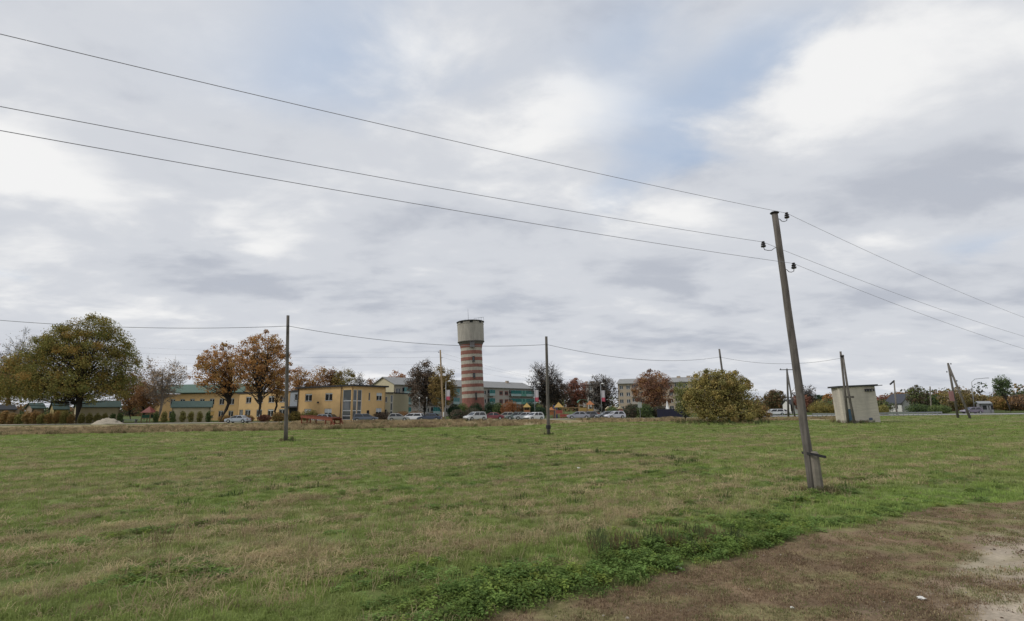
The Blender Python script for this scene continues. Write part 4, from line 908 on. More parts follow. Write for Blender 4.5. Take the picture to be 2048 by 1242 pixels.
def apartment(name, A, B, depth, storeys, z1, zr, pat, wm, label, end_first=True, gm=None):
    g = min(gz(*A), gz(*B)); b = Bld(name, (*A, g), label); L_ = math.dist(A, B); nb = len(pat); w = L_ / nb; n = Vector((-(B[1] - A[1]), B[0] - A[0])).normalized()
    d = (Vector(B) - Vector(A)).normalized(); fh = (z1 - .9) / storeys; ops = []
    for i, c in enumerate(pat):
        for s_ in range(storeys):
            zb = g + .75 + s_ * fh
            if c == 'w': ops.append((i * w + w * .22, i * w + w * .78, zb + .55, zb + 1.95, 'pair'))
            if c == 'r': ops.append((i * w + w * .15, i * w + w * .85, zb + .35, zb + 1.95, 'red'))
            if c in 'tgp': ops.append((i * w + .1, (i + 1) * w - .1, zb + .95, zb + 2.35, 'wide'))
    b.facade(A, B, g - .3, g + z1, ops, wm)
    A2, B2 = (A[0] + n.x * depth, A[1] + n.y * depth), (B[0] + n.x * depth, B[1] + n.y * depth); gm = gm or wm
    b.facade(B, B2, g - .3, g + z1, [], gm, 'end_wall'); b.facade(A2, A, g - .3, g + z1, [], gm, 'end_wall'); b.facade(B2, A2, g - .3, g + z1, [], wm)
    b.gable(A, B, depth, g + z1, g + zr, .7, M_SLATE, gm, .22)
    rz = math.atan2(d.y, d.x)
    for i, c in enumerate(pat):
        if c not in 'tgp': continue
        for s_ in range(storeys):
            zb = g + .75 + s_ * fh; m0 = Vector(A) + d * (i + .5) * w
            cx, cy = m0.x - n.x * .55, m0.y - n.y * .55
            bl = b.part(MB().box((cx, cy, zb + .05), (w - .02, 1.1, .16), rz), 'balcony', M_CONC)
            fx, fy = m0.x - n.x * 1.08, m0.y - n.y * 1.08
            b.part(MB().box((fx, fy, zb + .55), (w - .06, .08, .85), rz), 'balcony_panel', {'t': M_PALEBLUE, 'g': M_GREENNET, 'p': M_SILICATE}[c], bl)
            if c != 'p':
                for q in range(3):
                    k = (q - 1) * w / 3; b.part(MB().box((fx + d.x * k, fy + d.y * k, zb + 1.6), (w / 3 - .12, .06, 1.25), rz), 'balcony_pane', M_TEAL if c == 't' or q == 1 else M_GREENNET, bl)
    for t in (.2, .5, .58, .85):
        p = Vector(A).lerp(Vector(B), t); b.part(MB().box((p.x + n.x * depth * .42, p.y + n.y * depth * .42, g + zr), (1.3, .7, 1.3), rz), 'chimney', M_CREAMBRICK)
    return b
apartment('apartment_block', P2(787, 160), P2(1068, 208), 12, 3, 9.9, 12.2, 'wtnnwtwwtnwtnwtnrrttgtt', M_SILICATE, 'long three storey grey brick apartment block with teal balconies', gm=M_CREAM)
apartment('apartment_block', P2(1238, 205), P2(1492, 188), 12, 4, 11.4, 13.2, 'wwpwwpwwpwwpwwpww', M_CREAMBRICK, 'cream brick apartment block with grey roof behind the olive bush')
apartment('apartment_block', P2(1166, 238), P2(1200, 236), 11, 4, 12.5, 13.6, 'wwp', mat('pale_panel', (.47, .45, .42), .9, .06), 'pale panel block glimpsed between the red tree and dark tree')

def transformer_house():
    A, B = P2(1689, 77.5), P2(1761, 79.0); g = gz(*A); b = Bld('transformer_house', (*A, g), 'small tall pale brick transformer house with a flat dark roof', 'transformer house')
    n = Vector((-(B[1] - A[1]), B[0] - A[0])).normalized(); z1 = pt(1715, 775, 78).z; dep = 6.0
    sk = Vector((-.55, .83)); A2 = (A[0] + 1.4, A[1] + 4.3); B2 = (B[0] + 1.4, B[1] + 4.3)
    ops = [(.05, 1.1, g - .02, g + 1.9, 'blue')]
    b.facade(A, B, g - .2, z1, [(.85, 1.85, g + .02, g + 1.95, 'void')], M_TRANS); b.facade(A2, A, g - .2, z1, [], M_TRANS); b.facade(B, B2, g - .2, z1, [], M_TRANS); b.facade(B2, A2, g - .2, z1, [], M_TRANS)
    b.roof_flat([A, B, B2, A2], z1, .24, .45, M_DARK)
    mB = mat('blue_door_paint', (.05, .11, .17), .7, .3, 3, stain=.4, stain_col=(.16, .14, .12))
    dd = (Vector(B) - Vector(A)).normalized(); q = Vector(A) + dd * 1.35
    dr = b.part(MB().box((q.x, q.y + .02, g + .98), (.86, .08, 1.86), math.atan2(dd.y, dd.x)), 'door', mB)
    b.part(MB().box((q.x + .3, q.y - .06, g + 1.0), (.05, .08, .2)), 'handle', M_IRON, dr)
    q = Vector(A) + dd * 4.7; b.part(MB().box((q.x, q.y - .04, g + .35), (.55, .1, .35), math.atan2(dd.y, dd.x)), 'vent', mat('vent_blue', (.10, .12, .17), .7), None)
    q = pt(1741, 781, 78.6); br = b.part(MB().box((q.x, q.y, q.z), (1.5, .25, .12)), 'wire_bracket', M_IRON)
    for k in (-.6, -.2, .2, .6): b.part(MB().lathe((q.x + k, q.y - .1, q.z - .35), [(.05, 0), (.13, .06), (.1, .3), (.04, .36)], 8), 'insulator', M_INS, br)
    q2 = pt(1752, 775, 78.6); b.part(MB().beam((q2.x - .4, q2.y, q2.z), (q2.x + .9, q2.y - .4, q2.z + .06), .12, .1), 'wire_arm', M_IRON)
    for k in range(5):    # weathered foundation stones
        q = Vector(A) + dd * (.5 + k * .8); b.part(MB().box((q.x, q.y - .16, g + .05), (.7, .3, .3), .1 * k), 'footing_stone', M_CONC)
    b.root.rotation_euler[1] = -R(2.2)
transformer_house()

# ------------------------------------------------------------------ cars
def car_proto(kind):
    """x forward, unit metres; returns list of (part, mesh builder, material key, children)"""
    L_, W, H = {'sedan': (4.6, 1.78, 1.45), 'hatch': (4.1, 1.74, 1.5), 'wagon': (4.75, 1.8, 1.5), 'suv': (4.5, 1.86, 1.7)}[kind]
    x0, x1 = -L_ / 2, L_ / 2; bl = .92 if kind != 'suv' else 1.05; gc = .22 if kind != 'suv' else .28; wr = .32 if kind != 'suv' else .36
    wx = (x0 + .78, x1 - .86)
    hood = bl - .10; prof = []
    def arch(c): return [(c - (wr + .07) * math.cos(math.pi * i / 6), gc + .02 + (wr + .10) * math.sin(math.pi * i / 6)) for i in range(7)]
    prof += [(x0 + .06, gc + .05)] + arch(wx[0]) + arch(wx[1]) + [(x1 - .08, gc + .03), (x1, gc + .22), (x1 - .03, hood - .22), (x1 - .18, hood - .05), (x1 - 1.15, bl)]
    prof += [(x0 + (.75 if kind == 'sedan' else .12), bl), (x0 + .03, bl - (.05 if kind == 'sedan' else .15)), (x0, gc + .3)]
    def wid(z): return W / 2 - .03 - .06 * max(0, (z - .6)) - .05 * max(0, .45 - z)
    body = MB(); n = len(prof); v = [(x, -wid(z), z) for x, z in prof] + [(x, wid(z), z) for x, z in prof]
    body.add(v, [tuple(range(n)), tuple(range(2 * n - 1, n - 1, -1))] + [(i, i + n, (i + 1) % n + n, (i + 1) % n) for i in range(n)])
    fx = x1 - 1.1; tx = x1 - 1.95; rx = {'sedan': x0 + 1.25, 'hatch': x0 + .55, 'wagon': x0 + .42, 'suv': x0 + .45}[kind]; bx = {'sedan': x0 + .62, 'hatch': x0 + .12, 'wagon': x0 + .12, 'suv': x0 + .13}[kind]
    wb, wt = W / 2 - .07, W / 2 - .24; zt = H - .07
    cab = MB().add([(bx, -wb, bl), (fx, -wb, bl), (tx, -wt, zt), (rx, -wt, zt), (bx, wb, bl), (fx, wb, bl), (tx, wt, zt), (rx, wt, zt)], [(0, 1, 2, 3), (7, 6, 5, 4), (1, 5, 6, 2), (0, 3, 7, 4), (3, 2, 6, 7), (0, 4, 5, 1)])
    roof = MB()
    e = .03
    roof.add([(rx - .06, -wt - e, zt - .03), (tx + .08, -wt - e, zt - .03), (tx + .08, wt + e, zt - .03), (rx - .06, wt + e, zt - .03), (rx + .1, -wt + .1, zt + .07), (tx - .1, -wt + .1, zt + .06), (tx - .1, wt - .1, zt + .06), (rx + .1, wt - .1, zt + .07)], [(0, 3, 2, 1), (4, 5, 6, 7), (0, 1, 5, 4), (1, 2, 6, 5), (2, 3, 7, 6), (3, 0, 4, 7)])
    pill = MB()
    for s_ in (-1, 1):
        pill.beam((fx + .02, s_ * (wb + .005), bl - .02), (tx + .03, s_ * (wt + .005), zt), .07, .07)
        mx = (fx + bx) / 2 + .1; mt = (tx + rx) / 2 + .05; pill.beam((mx, s_ * (wb + .005), bl - .02), (mt, s_ * (wt + .005), zt), .05, .12)
        pill.beam((bx + .10, s_ * (wb + .005), bl - .02), (rx + .04, s_ * (wt + .005), zt), .07, .22 if kind != 'sedan' else .16)
    parts = [('body', body, 'paint', []), ('windows', cab, 'glass', []), ('roof', roof, 'paint', []), ('pillars', pill, 'paint', [])]
    for cx in wx:
        for s_ in (-1, 1):
            t = MB().tube([(cx, s_ * (W / 2 - .24), wr), (cx, s_ * (W / 2 - .02), wr)], wr, 16)
            r = MB().tube([(cx, s_ * (W / 2 - .05), wr), (cx, s_ * (W / 2 - .005), wr)], wr * .62, 12)
            parts.append(('wheel', t, 'tyre', [('rim', r, 'rim')]))
    for s_ in (-1, 1):
        parts.append(('headlight', MB().box((x1 - .09, s_ * (W / 2 - .3), hood - .18), (.18, .38, .15)), 'head', []))
        parts.append(('taillight', MB().box((x0 + .05, s_ * (W / 2 - .24), bl - .22), (.12, .26, .2)), 'tail', []))
        parts.append(('mirror', MB().box((fx - .25, s_ * (W / 2 + .04), bl + .08), (.12, .18, .13)), 'paint', []))
    parts.append(('bumper', MB().box((x1 - .02, 0, gc + .16), (.1, W - .25, .2)), 'trim', []))
    parts.append(('number_plate', MB().box((x0 - .01, 0, bl - .32), (.03, .5, .12)), 'plate', []))
    return parts
CAR_MESH = {}
def car(kind, px, Y, rz, paint, label, m_name):
    b = ground_at(px, Y); b.z += .05 if 104 < Y < 114 else .0
    root = empty('parked_car', b, label, 'car', 'cars parked along the gravel road', R(rz))
    pm = mat('paint_' + m_name, paint, .3, .03, 2, spec=.5)
    mm = {'paint': pm, 'glass': M_CARGLASS, 'tyre': M_TYRE, 'rim': M_RIM, 'head': M_HEAD, 'tail': M_TAIL, 'trim': M_DARK, 'plate': M_WHITE}
    for i, (nm, mb, k, ch) in enumerate(car_proto(kind)):
        o = mb.build(nm, mm[k], root, smooth=False)
        if nm in ('body', 'roof'):
            bv = o.modifiers.new('edge', 'BEVEL'); bv.width = .05; bv.segments = 2; bv.limit_method = 'ANGLE'; bv.angle_limit = R(25)
        for n2, m2, k2 in ch: m2.build(n2, mm[k2], o)
    return root
SILVER, WHITE, NAVY, DARKG, RED, BEIGE = (.42, .44, .47), (.72, .73, .74), (.045, .06, .10), (.07, .075, .085), (.22, .05, .06), (.40, .37, .31)
for a in (('sedan', 475, 105.5, 176, (.40, .43, .49), 'silver blue sedan parked beneath the tall maple', 'silver_blue'),
          ('hatch', 642, 108, 172, SILVER, 'silver hatchback behind the rusty red ramp', 'silver'),
          ('sedan', 655, 111.5, 168, DARKG, 'dark grey sedan against the ochre wall behind the rusty ramp', 'dark_grey'),
          ('wagon', 731, 106, 12, (.12, .14, .18), 'blue grey estate car before the ochre side wall', 'blue_grey'),
          ('hatch', 797, 104.8, 8, (.36, .36, .35), 'grey hatchback tucked into the tall dry grass', 'grey'),
          ('wagon', 824, 108, 172, WHITE, 'white estate car below the dark brown tree', 'white'),
          ('sedan', 860, 105, 172, NAVY, 'navy blue sedan beside the pale wooden pole', 'navy'),
          ('suv', 950, 103, 222, (.60, .61, .61), 'white crossover car before the dark hedge and tower', 'pale_white'),
          ('sedan', 984, 108, 190, RED, 'dark red sedan in the row before the orange bush', 'dark_red'),
          ('hatch', 1010, 110, 186, BEIGE, 'beige hatchback in the row before the orange bush', 'beige'),
          ('hatch', 1031, 107, 184, (.16, .20, .19), 'dark green grey hatchback in the row of cars', 'green_grey'),
          ('sedan', 1050, 106, 184, SILVER, 'silver sedan beside the white hatchback in the row', 'silver'),
          ('hatch', 1068, 103.5, 222, WHITE, 'bright white hatchback beside the bare field pole', 'white'),
          ('sedan', 1157, 109, 180, (.30, .31, .36), 'grey sedan parked before the wooden play tower', 'steel_grey'),
          ('hatch', 1176, 109.5, 182, (.13, .13, .14), 'charcoal hatchback parked below the red slide', 'charcoal'),
          ('wagon', 1215, 108.5, 190, (.22, .24, .26), 'dark grey estate car beneath the dark bare tree', 'mid_grey'),
          ('hatch', 1230, 106.5, 200, (.58, .59, .66), 'silver white hatchback beside the green hedge', 'silver_white'),
          ('wagon', 1548, 128, 180, WHITE, 'white estate car far behind the olive bush', 'white'),
          ('sedan', 1562, 130, 178, (.65, .62, .62), 'pale sedan far beside the strutted grey pole', 'pale_pink'),
          ('hatch', 1944, 124, 175, (.20, .17, .22), 'plum coloured hatchback on the asphalt road beside the site cabin', 'plum')):
    car(*a)

# ------------------------------------------------------------------ trees
def branch_np(V, Fc, pts, r0, r1, n=4):
    pts = np.asarray(pts, float); m = len(pts); k = sum(len(v) for v in V)
    d = np.gradient(pts, axis=0); d /= np.linalg.norm(d, axis=1)[:, None] + 1e-9
    ref = np.where(np.abs(d[:, :1]) < .8, [[1., 0, 0]], [[0, 1., 0]]); sx = np.cross(d, ref); sx /= np.linalg.norm(sx, axis=1)[:, None] + 1e-9; sy = np.cross(d, sx)
    rad = np.linspace(r0, r1, m)[:, None]; out = []
    for j in range(n):
        a = 2 * math.pi * j / n; out.append(pts + (sx * math.cos(a) + sy * math.sin(a)) * rad)
    V.append(np.stack(out, 1).reshape(-1, 3))
    i, j = np.meshgrid(np.arange(m - 1), np.arange(n), indexing='ij'); jn = (j + 1) % n
    Fc.append(np.stack([k + i * n + j, k + i * n + jn, k + (i + 1) * n + jn, k + (i + 1) * n + j], -1).reshape(-1, 4))
def leaves_np(rs, centres, rc, n_per, size, pal, zs=.75, jit=.35, up=.35, fill=None):
    """leaf quads around cluster centres, facing outwards/upwards from each clump"""
    nc = len(centres); P, Nn, Cc = [], [], []
    pal = np.array(pal)
    for i in range(nc):
        n = int(n_per * rs.uniform(.6, 1.4)); v = rs.normal(0, 1, (n, 3)); v /= np.linalg.norm(v, axis=1)[:, None]; r = rs.rand(n) ** .45
        p = v * r[:, None] * rc[i]; p[:, 2] *= zs; P.append(centres[i] + p)
        nn = v * .7 + rs.normal(0, .55, (n, 3)); nn[:, 2] += up; Nn.append(nn)
        base = pal[rs.randint(len(pal))]; mixc = pal[rs.randint(0, len(pal), n)]; t = rs.rand(n, 1) * .55
        Cc.append((base * (1 - t) + mixc * t) * rs.uniform(1 - jit, 1 + jit, (n, 1)))
    if fill is not None:
      for c0, rr_, nf in fill:
        v = rs.normal(0, 1, (nf, 3)); v /= np.linalg.norm(v, axis=1)[:, None]; r = rs.rand(nf) ** .4; q = v * r[:, None] * rr_ * .97
        P.append(c0 + q); nn = v * .6 + rs.normal(0, .6, (nf, 3)); nn[:, 2] += up; Nn.append(nn)
        t = rs.rand(nf, 1); Cc.append((pal[rs.randint(0, len(pal), nf)] * t + pal[rs.randint(0, len(pal), nf)] * (1 - t)) * rs.uniform(1 - jit, 1 + jit, (nf, 1)))
    P, Nn, Cc = np.vstack(P), np.vstack(Nn), np.vstack(Cc); n = len(P)
    Nn /= np.linalg.norm(Nn, axis=1)[:, None] + 1e-9; ref = rs.normal(0, 1, (n, 3)); a = np.cross(Nn, ref); a /= np.linalg.norm(a, axis=1)[:, None] + 1e-9; b = np.cross(Nn, a)
    s = (size * rs.uniform(.6, 1.35, n))[:, None]
    v = np.stack([P - a * s * .5, P + b * s * .34, P + a * s * .5, P - b * s * .34], 1).reshape(-1, 3)
    f = np.arange(4 * n).reshape(n, 4); return v, f, np.clip(Cc, 0, 1)
def tree(name, label, px, Y, py_top, w_px, pal, n_cl=46, leaves=9000, crown_lo=.28, seed=1, bark=None, bare=0.0, rc=.26, size=None, cpx=None, cat='tree', group=None, trunk_r=None, stems=1, depth=None, cone=False, low_leaf=False, fillf=.3, lobes=None):
    rs = np.random.RandomState(seed); b = ground_at(px, Y); H = pt(px, py_top, Y).z - b.z; W = w_px * Y / 1050.0
    cx = ((cpx if cpx is not None else px) - px) * Y / 1050.0
    root = empty(name, b, label, cat, group); size = size or max(.16, Y * .0024)
    zc = H * (crown_lo + 1) / 2; rz = H * (1 - crown_lo) / 2; rx = W / 2; ry = (depth or W) / 2
    C = []; tries = 0
    while len(C) < n_cl and tries < 20000:
        tries += 1; v = rs.normal(0, 1, 3); v /= np.linalg.norm(v); r = rs.rand() ** .38; q = v * r
        if cone:
            t = rs.rand(); q = np.array([v[0] * (1 - t) * r, v[1] * (1 - t) * r, 2 * t - 1])
        elif q[2] < -.55 and math.hypot(q[0], q[1]) < .35 and not low_leaf: continue
        C.append(q)
    C = np.array(C); k = 1 - rc * .75; C = np.stack([cx + C[:, 0] * rx * k, C[:, 1] * ry * k, zc + C[:, 2] * rz * k], 1)
    C[:, 2] += rs.normal(0, .03 * H, n_cl)
    fills = [(np.array([cx, 0, zc]), np.array([rx, ry, rz]) * .93, int(leaves * fillf))]
    if lobes:                       # crown made of several overlapping masses: (centre px, centre py, half width px, half height px, depth offset m)
        kx = Y / 1050.0; Ls = []
        for lx, ly, lw, lh, dy in lobes: Ls.append((np.array([(lx - px) * kx, dy, pt(lx, ly, Y).z - b.z]), np.array([lw * kx, lw * kx * .8, lh * kx])))
        wts = np.array([np.prod(l[1]) ** .8 for l in Ls]); wts /= wts.sum(); pick = rs.choice(len(Ls), n_cl, p=wts); C = np.zeros((n_cl, 3))
        for i in range(n_cl):
            v = rs.normal(0, 1, 3); v /= np.linalg.norm(v); C[i] = Ls[pick[i]][0] + v * rs.rand() ** .36 * Ls[pick[i]][1] * k
        C[:, 2] = np.maximum(C[:, 2], crown_lo * H + .4)
        fills = [(l[0], l[1] * .93, int(leaves * fillf * w_)) for l, w_ in zip(Ls, wts)]
    rcs = rc * (rx + rz) / 2 * rs.uniform(.65, 1.3, n_cl)
    top_ok = H - rcs * .55; out = C[:, 2] > top_ok; C[out, 0] = cx + (C[out, 0] - cx) * .7; C[:, 2] = np.minimum(C[:, 2], top_ok)
    V, Fc = [], []; tr = trunk_r or max(.12, H * .017)
    th = H * (crown_lo + (1 - crown_lo) * .62)
    for s_ in range(stems):
        ox = (s_ - (stems - 1) / 2) * tr * 2.6; lean = (s_ - (stems - 1) / 2) * W * .12
        t = np.linspace(-.03, 1, 9)[:, None]; wob = np.cumsum(rs.normal(0, .012 * H, (9, 2)), axis=0) * (t > .05)
        tp = np.hstack([ox + lean * t ** 1.5 + cx * .6 * t ** 2 + wob[:, :1], wob[:, 1:], th * t]); branch_np(V, Fc, tp, tr * 1.25 / math.sqrt(stems), tr * .32 / math.sqrt(stems), 8)
        for i in range(s_, n_cl, stems):
            c = C[i]; tt = np.clip((c[2] / th) * rs.uniform(.45, .72), .26 if lobes and crown_lo > .05 else crown_lo * .75, .96); a0 = np.array([np.interp(tt, t[:, 0], tp[:, q]) for q in range(3)])
            mid = a0 * .5 + c * .5 + np.array([0, 0, -.04 * H]) + rs.normal(0, .02 * H, 3); u_ = np.linspace(0, 1, 6)[:, None]
            bp = a0 * (1 - u_) ** 2 + mid * 2 * u_ * (1 - u_) + c * u_ ** 2; br = tr * rs.uniform(.2, .42) * (.3 if lobes and c[2] < .42 * H else 1); branch_np(V, Fc, bp, br, max(.02, br * .2), 4)
            nt_ = int((6 if bare else 2) + 16 * bare)
            for _ in range(nt_):
                st = bp[rs.randint(2, 6)]; dv = rs.normal(0, 1, 3); dv[2] = abs(dv[2]) * .7 + .15; dv += (st - np.array([cx, 0, zc])) / max(rx, rz) * .9; dv /= np.linalg.norm(dv); ln = rcs[i] * rs.uniform(.7, 1.5)
                e = st + dv * ln; m_ = (st + e) / 2 + rs.normal(0, .06 * ln, 3); branch_np(V, Fc, [st, m_, e], .022 + .00012 * Y, .012, 3)
                if bare > .3:
                    for _2 in range(3):
                        d2 = dv + rs.normal(0, .6, 3); d2 /= np.linalg.norm(d2); s2 = st + dv * ln * rs.uniform(.3, .9); branch_np(V, Fc, [s2, s2 + d2 * ln * .3, s2 + d2 * ln * rs.uniform(.4, .7)], .014 + .00008 * Y, .008, 3)
    np_mesh('trunk', np.vstack(V), np.vstack(Fc), bark or M_BARK, root)
    n_per = leaves / n_cl
    if leaves:
        v, f, c = leaves_np(rs, C, rcs, n_per * (1 - fillf), size, pal, fill=fills if fillf and not cone else None); np_mesh('crown', v, f, M_LEAF, root, np.clip(c * LEAFK, 0, 1))
    return root
LEAFK = 2.1
OAK = [(.105, .106, .032), (.115, .114, .034), (.085, .092, .028), (.105, .104, .034), (.16, .118, .034), (.18, .112, .034), (.13, .112, .034)]
MAPLE = [(.225, .118, .045), (.19, .10, .042), (.25, .145, .052), (.155, .088, .042), (.19, .13, .05)]
RUST = [(.17, .095, .042), (.14, .08, .042), (.19, .11, .048), (.12, .075, .042)]
REDB = [(.13, .055, .038), (.11, .05, .036), (.16, .075, .045), (.10, .06, .045)]
DARKB = [(.075, .055, .042), (.06, .048, .038), (.09, .062, .042), (.055, .05, .04)]
OLV = [(.115, .095, .026), (.10, .085, .028), (.135, .10, .028), (.085, .078, .03), (.15, .105, .03)]
GREYT = [(.16, .135, .10), (.13, .11, .085), (.18, .14, .09)]
GRN = [(.062, .09, .032), (.075, .10, .036), (.09, .105, .036), (.058, .075, .034)]
DGRN = [(.02, .035, .018), (.028, .042, .02), (.022, .038, .024)]
WILLOW = [(.155, .13, .042), (.13, .118, .042), (.18, .14, .046), (.115, .108, .044), (.165, .122, .048)]
tree('oak_tree', 'huge spreading oak with olive and brown leaves beside the road hedge', 150, 112, 623, 276, OAK, 270, 98000, .13, 11, rc=.125, cpx=128, trunk_r=.5, depth=20, size=.28, fillf=.34, lobes=[(150, 705, 92, 68, 0), (52, 752, 72, 50, -2), (72, 716, 58, 42, -1), (45, 782, 58, 30, -2), (205, 780, 48, 28, -1), (215, 738, 50, 66, 1), (120, 768, 112, 40, -1), (172, 664, 50, 34, 0), (95, 690, 55, 42, 1), (226, 690, 26, 26, 0)])
tree('bare_tree', 'tall bare grey tree behind the huge oak', 18, 155, 658, 100, GREYT, 40, 900, .35, 12, M_BARKG, bare=.8)
tree('brown_tree', 'red brown tree at the picture edge behind the oak', -18, 138, 700, 90, REDB, 36, 5000, .2, 13)
tree('brown_tree', 'rust brown tree between the huge oak and bare pale tree', 262, 134, 728, 80, RUST, 44, 7500, .12, 14, rc=.24)
tree('brown_tree', 'low rust brown tree behind the red roofed playhouse', 288, 128, 752, 62, RUST, 34, 4200, .12, 15)
tree('pale_tree', 'nearly bare pale tree with a few tan leaves', 315, 124, 708, 92, [(.20, .15, .10), (.17, .125, .08), (.22, .15, .08)], 48, 2400, .25, 16, M_BARKP, bare=.55, rc=.2)
tree('maple_tree', 'orange brown maple with an airy rounded crown before the green roof', 438, 111, 684, 112, MAPLE, 110, 9500, .27, 17, rc=.13, fillf=.35, cpx=432, size=.32, trunk_r=.3)
tree('maple_tree', 'tallest orange brown maple with several stems before the ochre wall', 514, 109, 659, 128, MAPLE, 130, 13500, .26, 18, rc=.125, fillf=.35, cpx=514, size=.32, trunk_r=.34, stems=2)
tree('maple_tree', 'slender orange brown maple beside the grey entrance link', 556, 116, 722, 56, MAPLE, 30, 3600, .30, 19, rc=.24, size=.3)
for i, (px, top, w, pal, lab) in enumerate(((596, 727, 56, MAPLE, 'orange brown tree behind the grey entrance link'), (633, 724, 50, MAPLE, 'orange tree rising behind the ochre flat roof'),
                                            (661, 729, 44, RUST, 'rust brown tree rising behind the ochre flat roof'), (686, 728, 60, OLV, 'olive brown tree behind the glazed stair corner'))):
    tree('autumn_tree', lab, px, 168, top, w, pal, 40, 5500, .15, 30 + i, rc=.22)
tree('pale_tree', 'small pale bare tree above the ochre flat roof', 717, 160, 742, 36, GREYT, 24, 500, .3, 36, M_BARKG, bare=.7)
tree('autumn_tree', 'rust tree peeping over the roof beside the cream annex', 745, 190, 752, 46, RUST, 24, 2500, .2, 37)
tree('round_tree', 'dense round orange tree behind the grey apartment roof', 791, 225, 740, 50, [(.19, .085, .03), (.16, .075, .028)], 50, 6000, .3, 38, rc=.26)
tree('dark_tree', 'dark brown dense tree beside the pale wooden pole', 848, 128, 713, 74, DARKB, 76, 12000, .10, 39, rc=.2, cpx=846)
tree('olive_tree', 'olive brown tree leaning against the dark brown tree', 884, 123, 728, 66, [(.12, .088, .032), (.10, .075, .03), (.14, .095, .035)], 60, 9000, .14, 40, rc=.21)
tree('bare_tree', 'bare dark tree above the playground with brown lower twigs', 1092, 128, 717, 78, DARKB, 56, 1500, .2, 41, bare=.8)
tree('dark_tree', 'low dark brown tree crown behind the bare field pole', 1112, 133, 754, 80, DARKB, 50, 6500, .1, 42, rc=.22)
tree('red_tree', 'dark red brown tree behind the wooden play tower', 1153, 138, 752, 62, REDB, 54, 7500, .1, 43, rc=.22)
tree('bare_tree', 'dark grey leafless tree beside the red and white banner', 1207, 126, 744, 70, [(.07, .062, .055), (.085, .07, .058)], 60, 3600, .12, 44, bare=.7, rc=.22)
tree('red_tree', 'large russet tree before the cream brick block', 1310, 132, 735, 96, [(.15, .075, .04), (.12, .06, .042), (.17, .095, .04), (.10, .065, .05)], 80, 12500, .08, 45, rc=.19)
tree('olive_bush', 'huge round olive bush on the field edge before the cream block', 1442, 72, 730, 168, WILLOW, 170, 46000, .0, 46, rc=.12, size=.19, cpx=1441, cat='bush', low_leaf=True, trunk_r=.09, stems=4, depth=11, fillf=.3, lobes=[(1440, 786, 72, 52, 0), (1400, 800, 44, 42, -1), (1490, 804, 40, 40, 0), (1432, 760, 46, 28, 1), (1445, 822, 84, 24, -1), (1470, 768, 36, 30, 0)])
tree('green_tree', 'soft green tree beside the huge olive bush', 1372, 82, 757, 50, [(.10, .11, .04), (.09, .10, .045), (.12, .12, .045)], 36, 5500, .05, 47, rc=.24, low_leaf=True)
tree('brown_bush', 'low brown bush beside the huge olive bush', 1520, 78, 806, 52, RUST + OLV, 22, 2600, .0, 48, rc=.3, low_leaf=True, cat='bush')
ROAD = 'trees along the far road'
for i, a in enumerate((('brown and green rounded tree beside the white parked cars', 1553, 165, 777, 52, [(.10, .06, .03), (.05, .06, .03), (.08, .055, .03)], 5500, 0),
          ('thin bare tree behind the leaning stub pole', 1612, 160, 766, 56, DARKB, 900, .7), ('dark red brown tree close behind the leaning pole', 1606, 150, 785, 40, REDB, 2800, 0),
          ('dark evergreen tree far behind the orange hedge', 1640, 240, 787, 44, DGRN, 3000, 0), ('orange tree beside the transformer house wall', 1662, 190, 783, 30, MAPLE, 2600, 0),
          ('russet tree behind the white gabled house', 1770, 205, 788, 44, REDB, 3000, 0), ('brown tree above the white house roof', 1800, 200, 783, 40, RUST, 3000, 0), ('orange tree beside the white house gable', 1818, 188, 782, 36, MAPLE, 2600, 0),
          ('tall dark green tree beside the slim concrete post', 1840, 165, 769, 46, GRN + DARKB, 4200, 0), ('low dark green tree behind the slim concrete post', 1874, 170, 786, 46, GRN + DGRN, 3600, 0),
          ('olive tree behind the twin leaning poles', 1912, 150, 776, 56, OLV + GREYT, 4800, 0), ('tan tree between the twin poles and curved lamp', 1940, 155, 777, 44, GREYT + OLV, 3600, 0),
          ('dark brown tree behind the site cabin', 1973, 150, 789, 60, DARKB + OLV, 4600, 0), ('brown olive tree beside the tall lone pine', 2012, 140, 789, 64, OLV + RUST, 5200, 0), ('dark brown tree beyond the tall lone pine', 2052, 135, 786, 60, DARKB + RUST, 4600, 0))):
    lab, px, Y, top, w, pal, nl, bare = a
    tree('roadside_tree', lab, px, Y, top, w, pal, 60, int(nl * 1.25), .06, 60 + i, rc=.19, fillf=.4, bare=bare, group=ROAD, low_leaf=True)
tree('pine_tree', 'tall lone pine standing above the roadside trees', 2022, 122, 746, 36, [(.045, .065, .03), (.06, .075, .035)], 30, 3200, .38, 80, rc=.22, size=.28, cpx=2015)

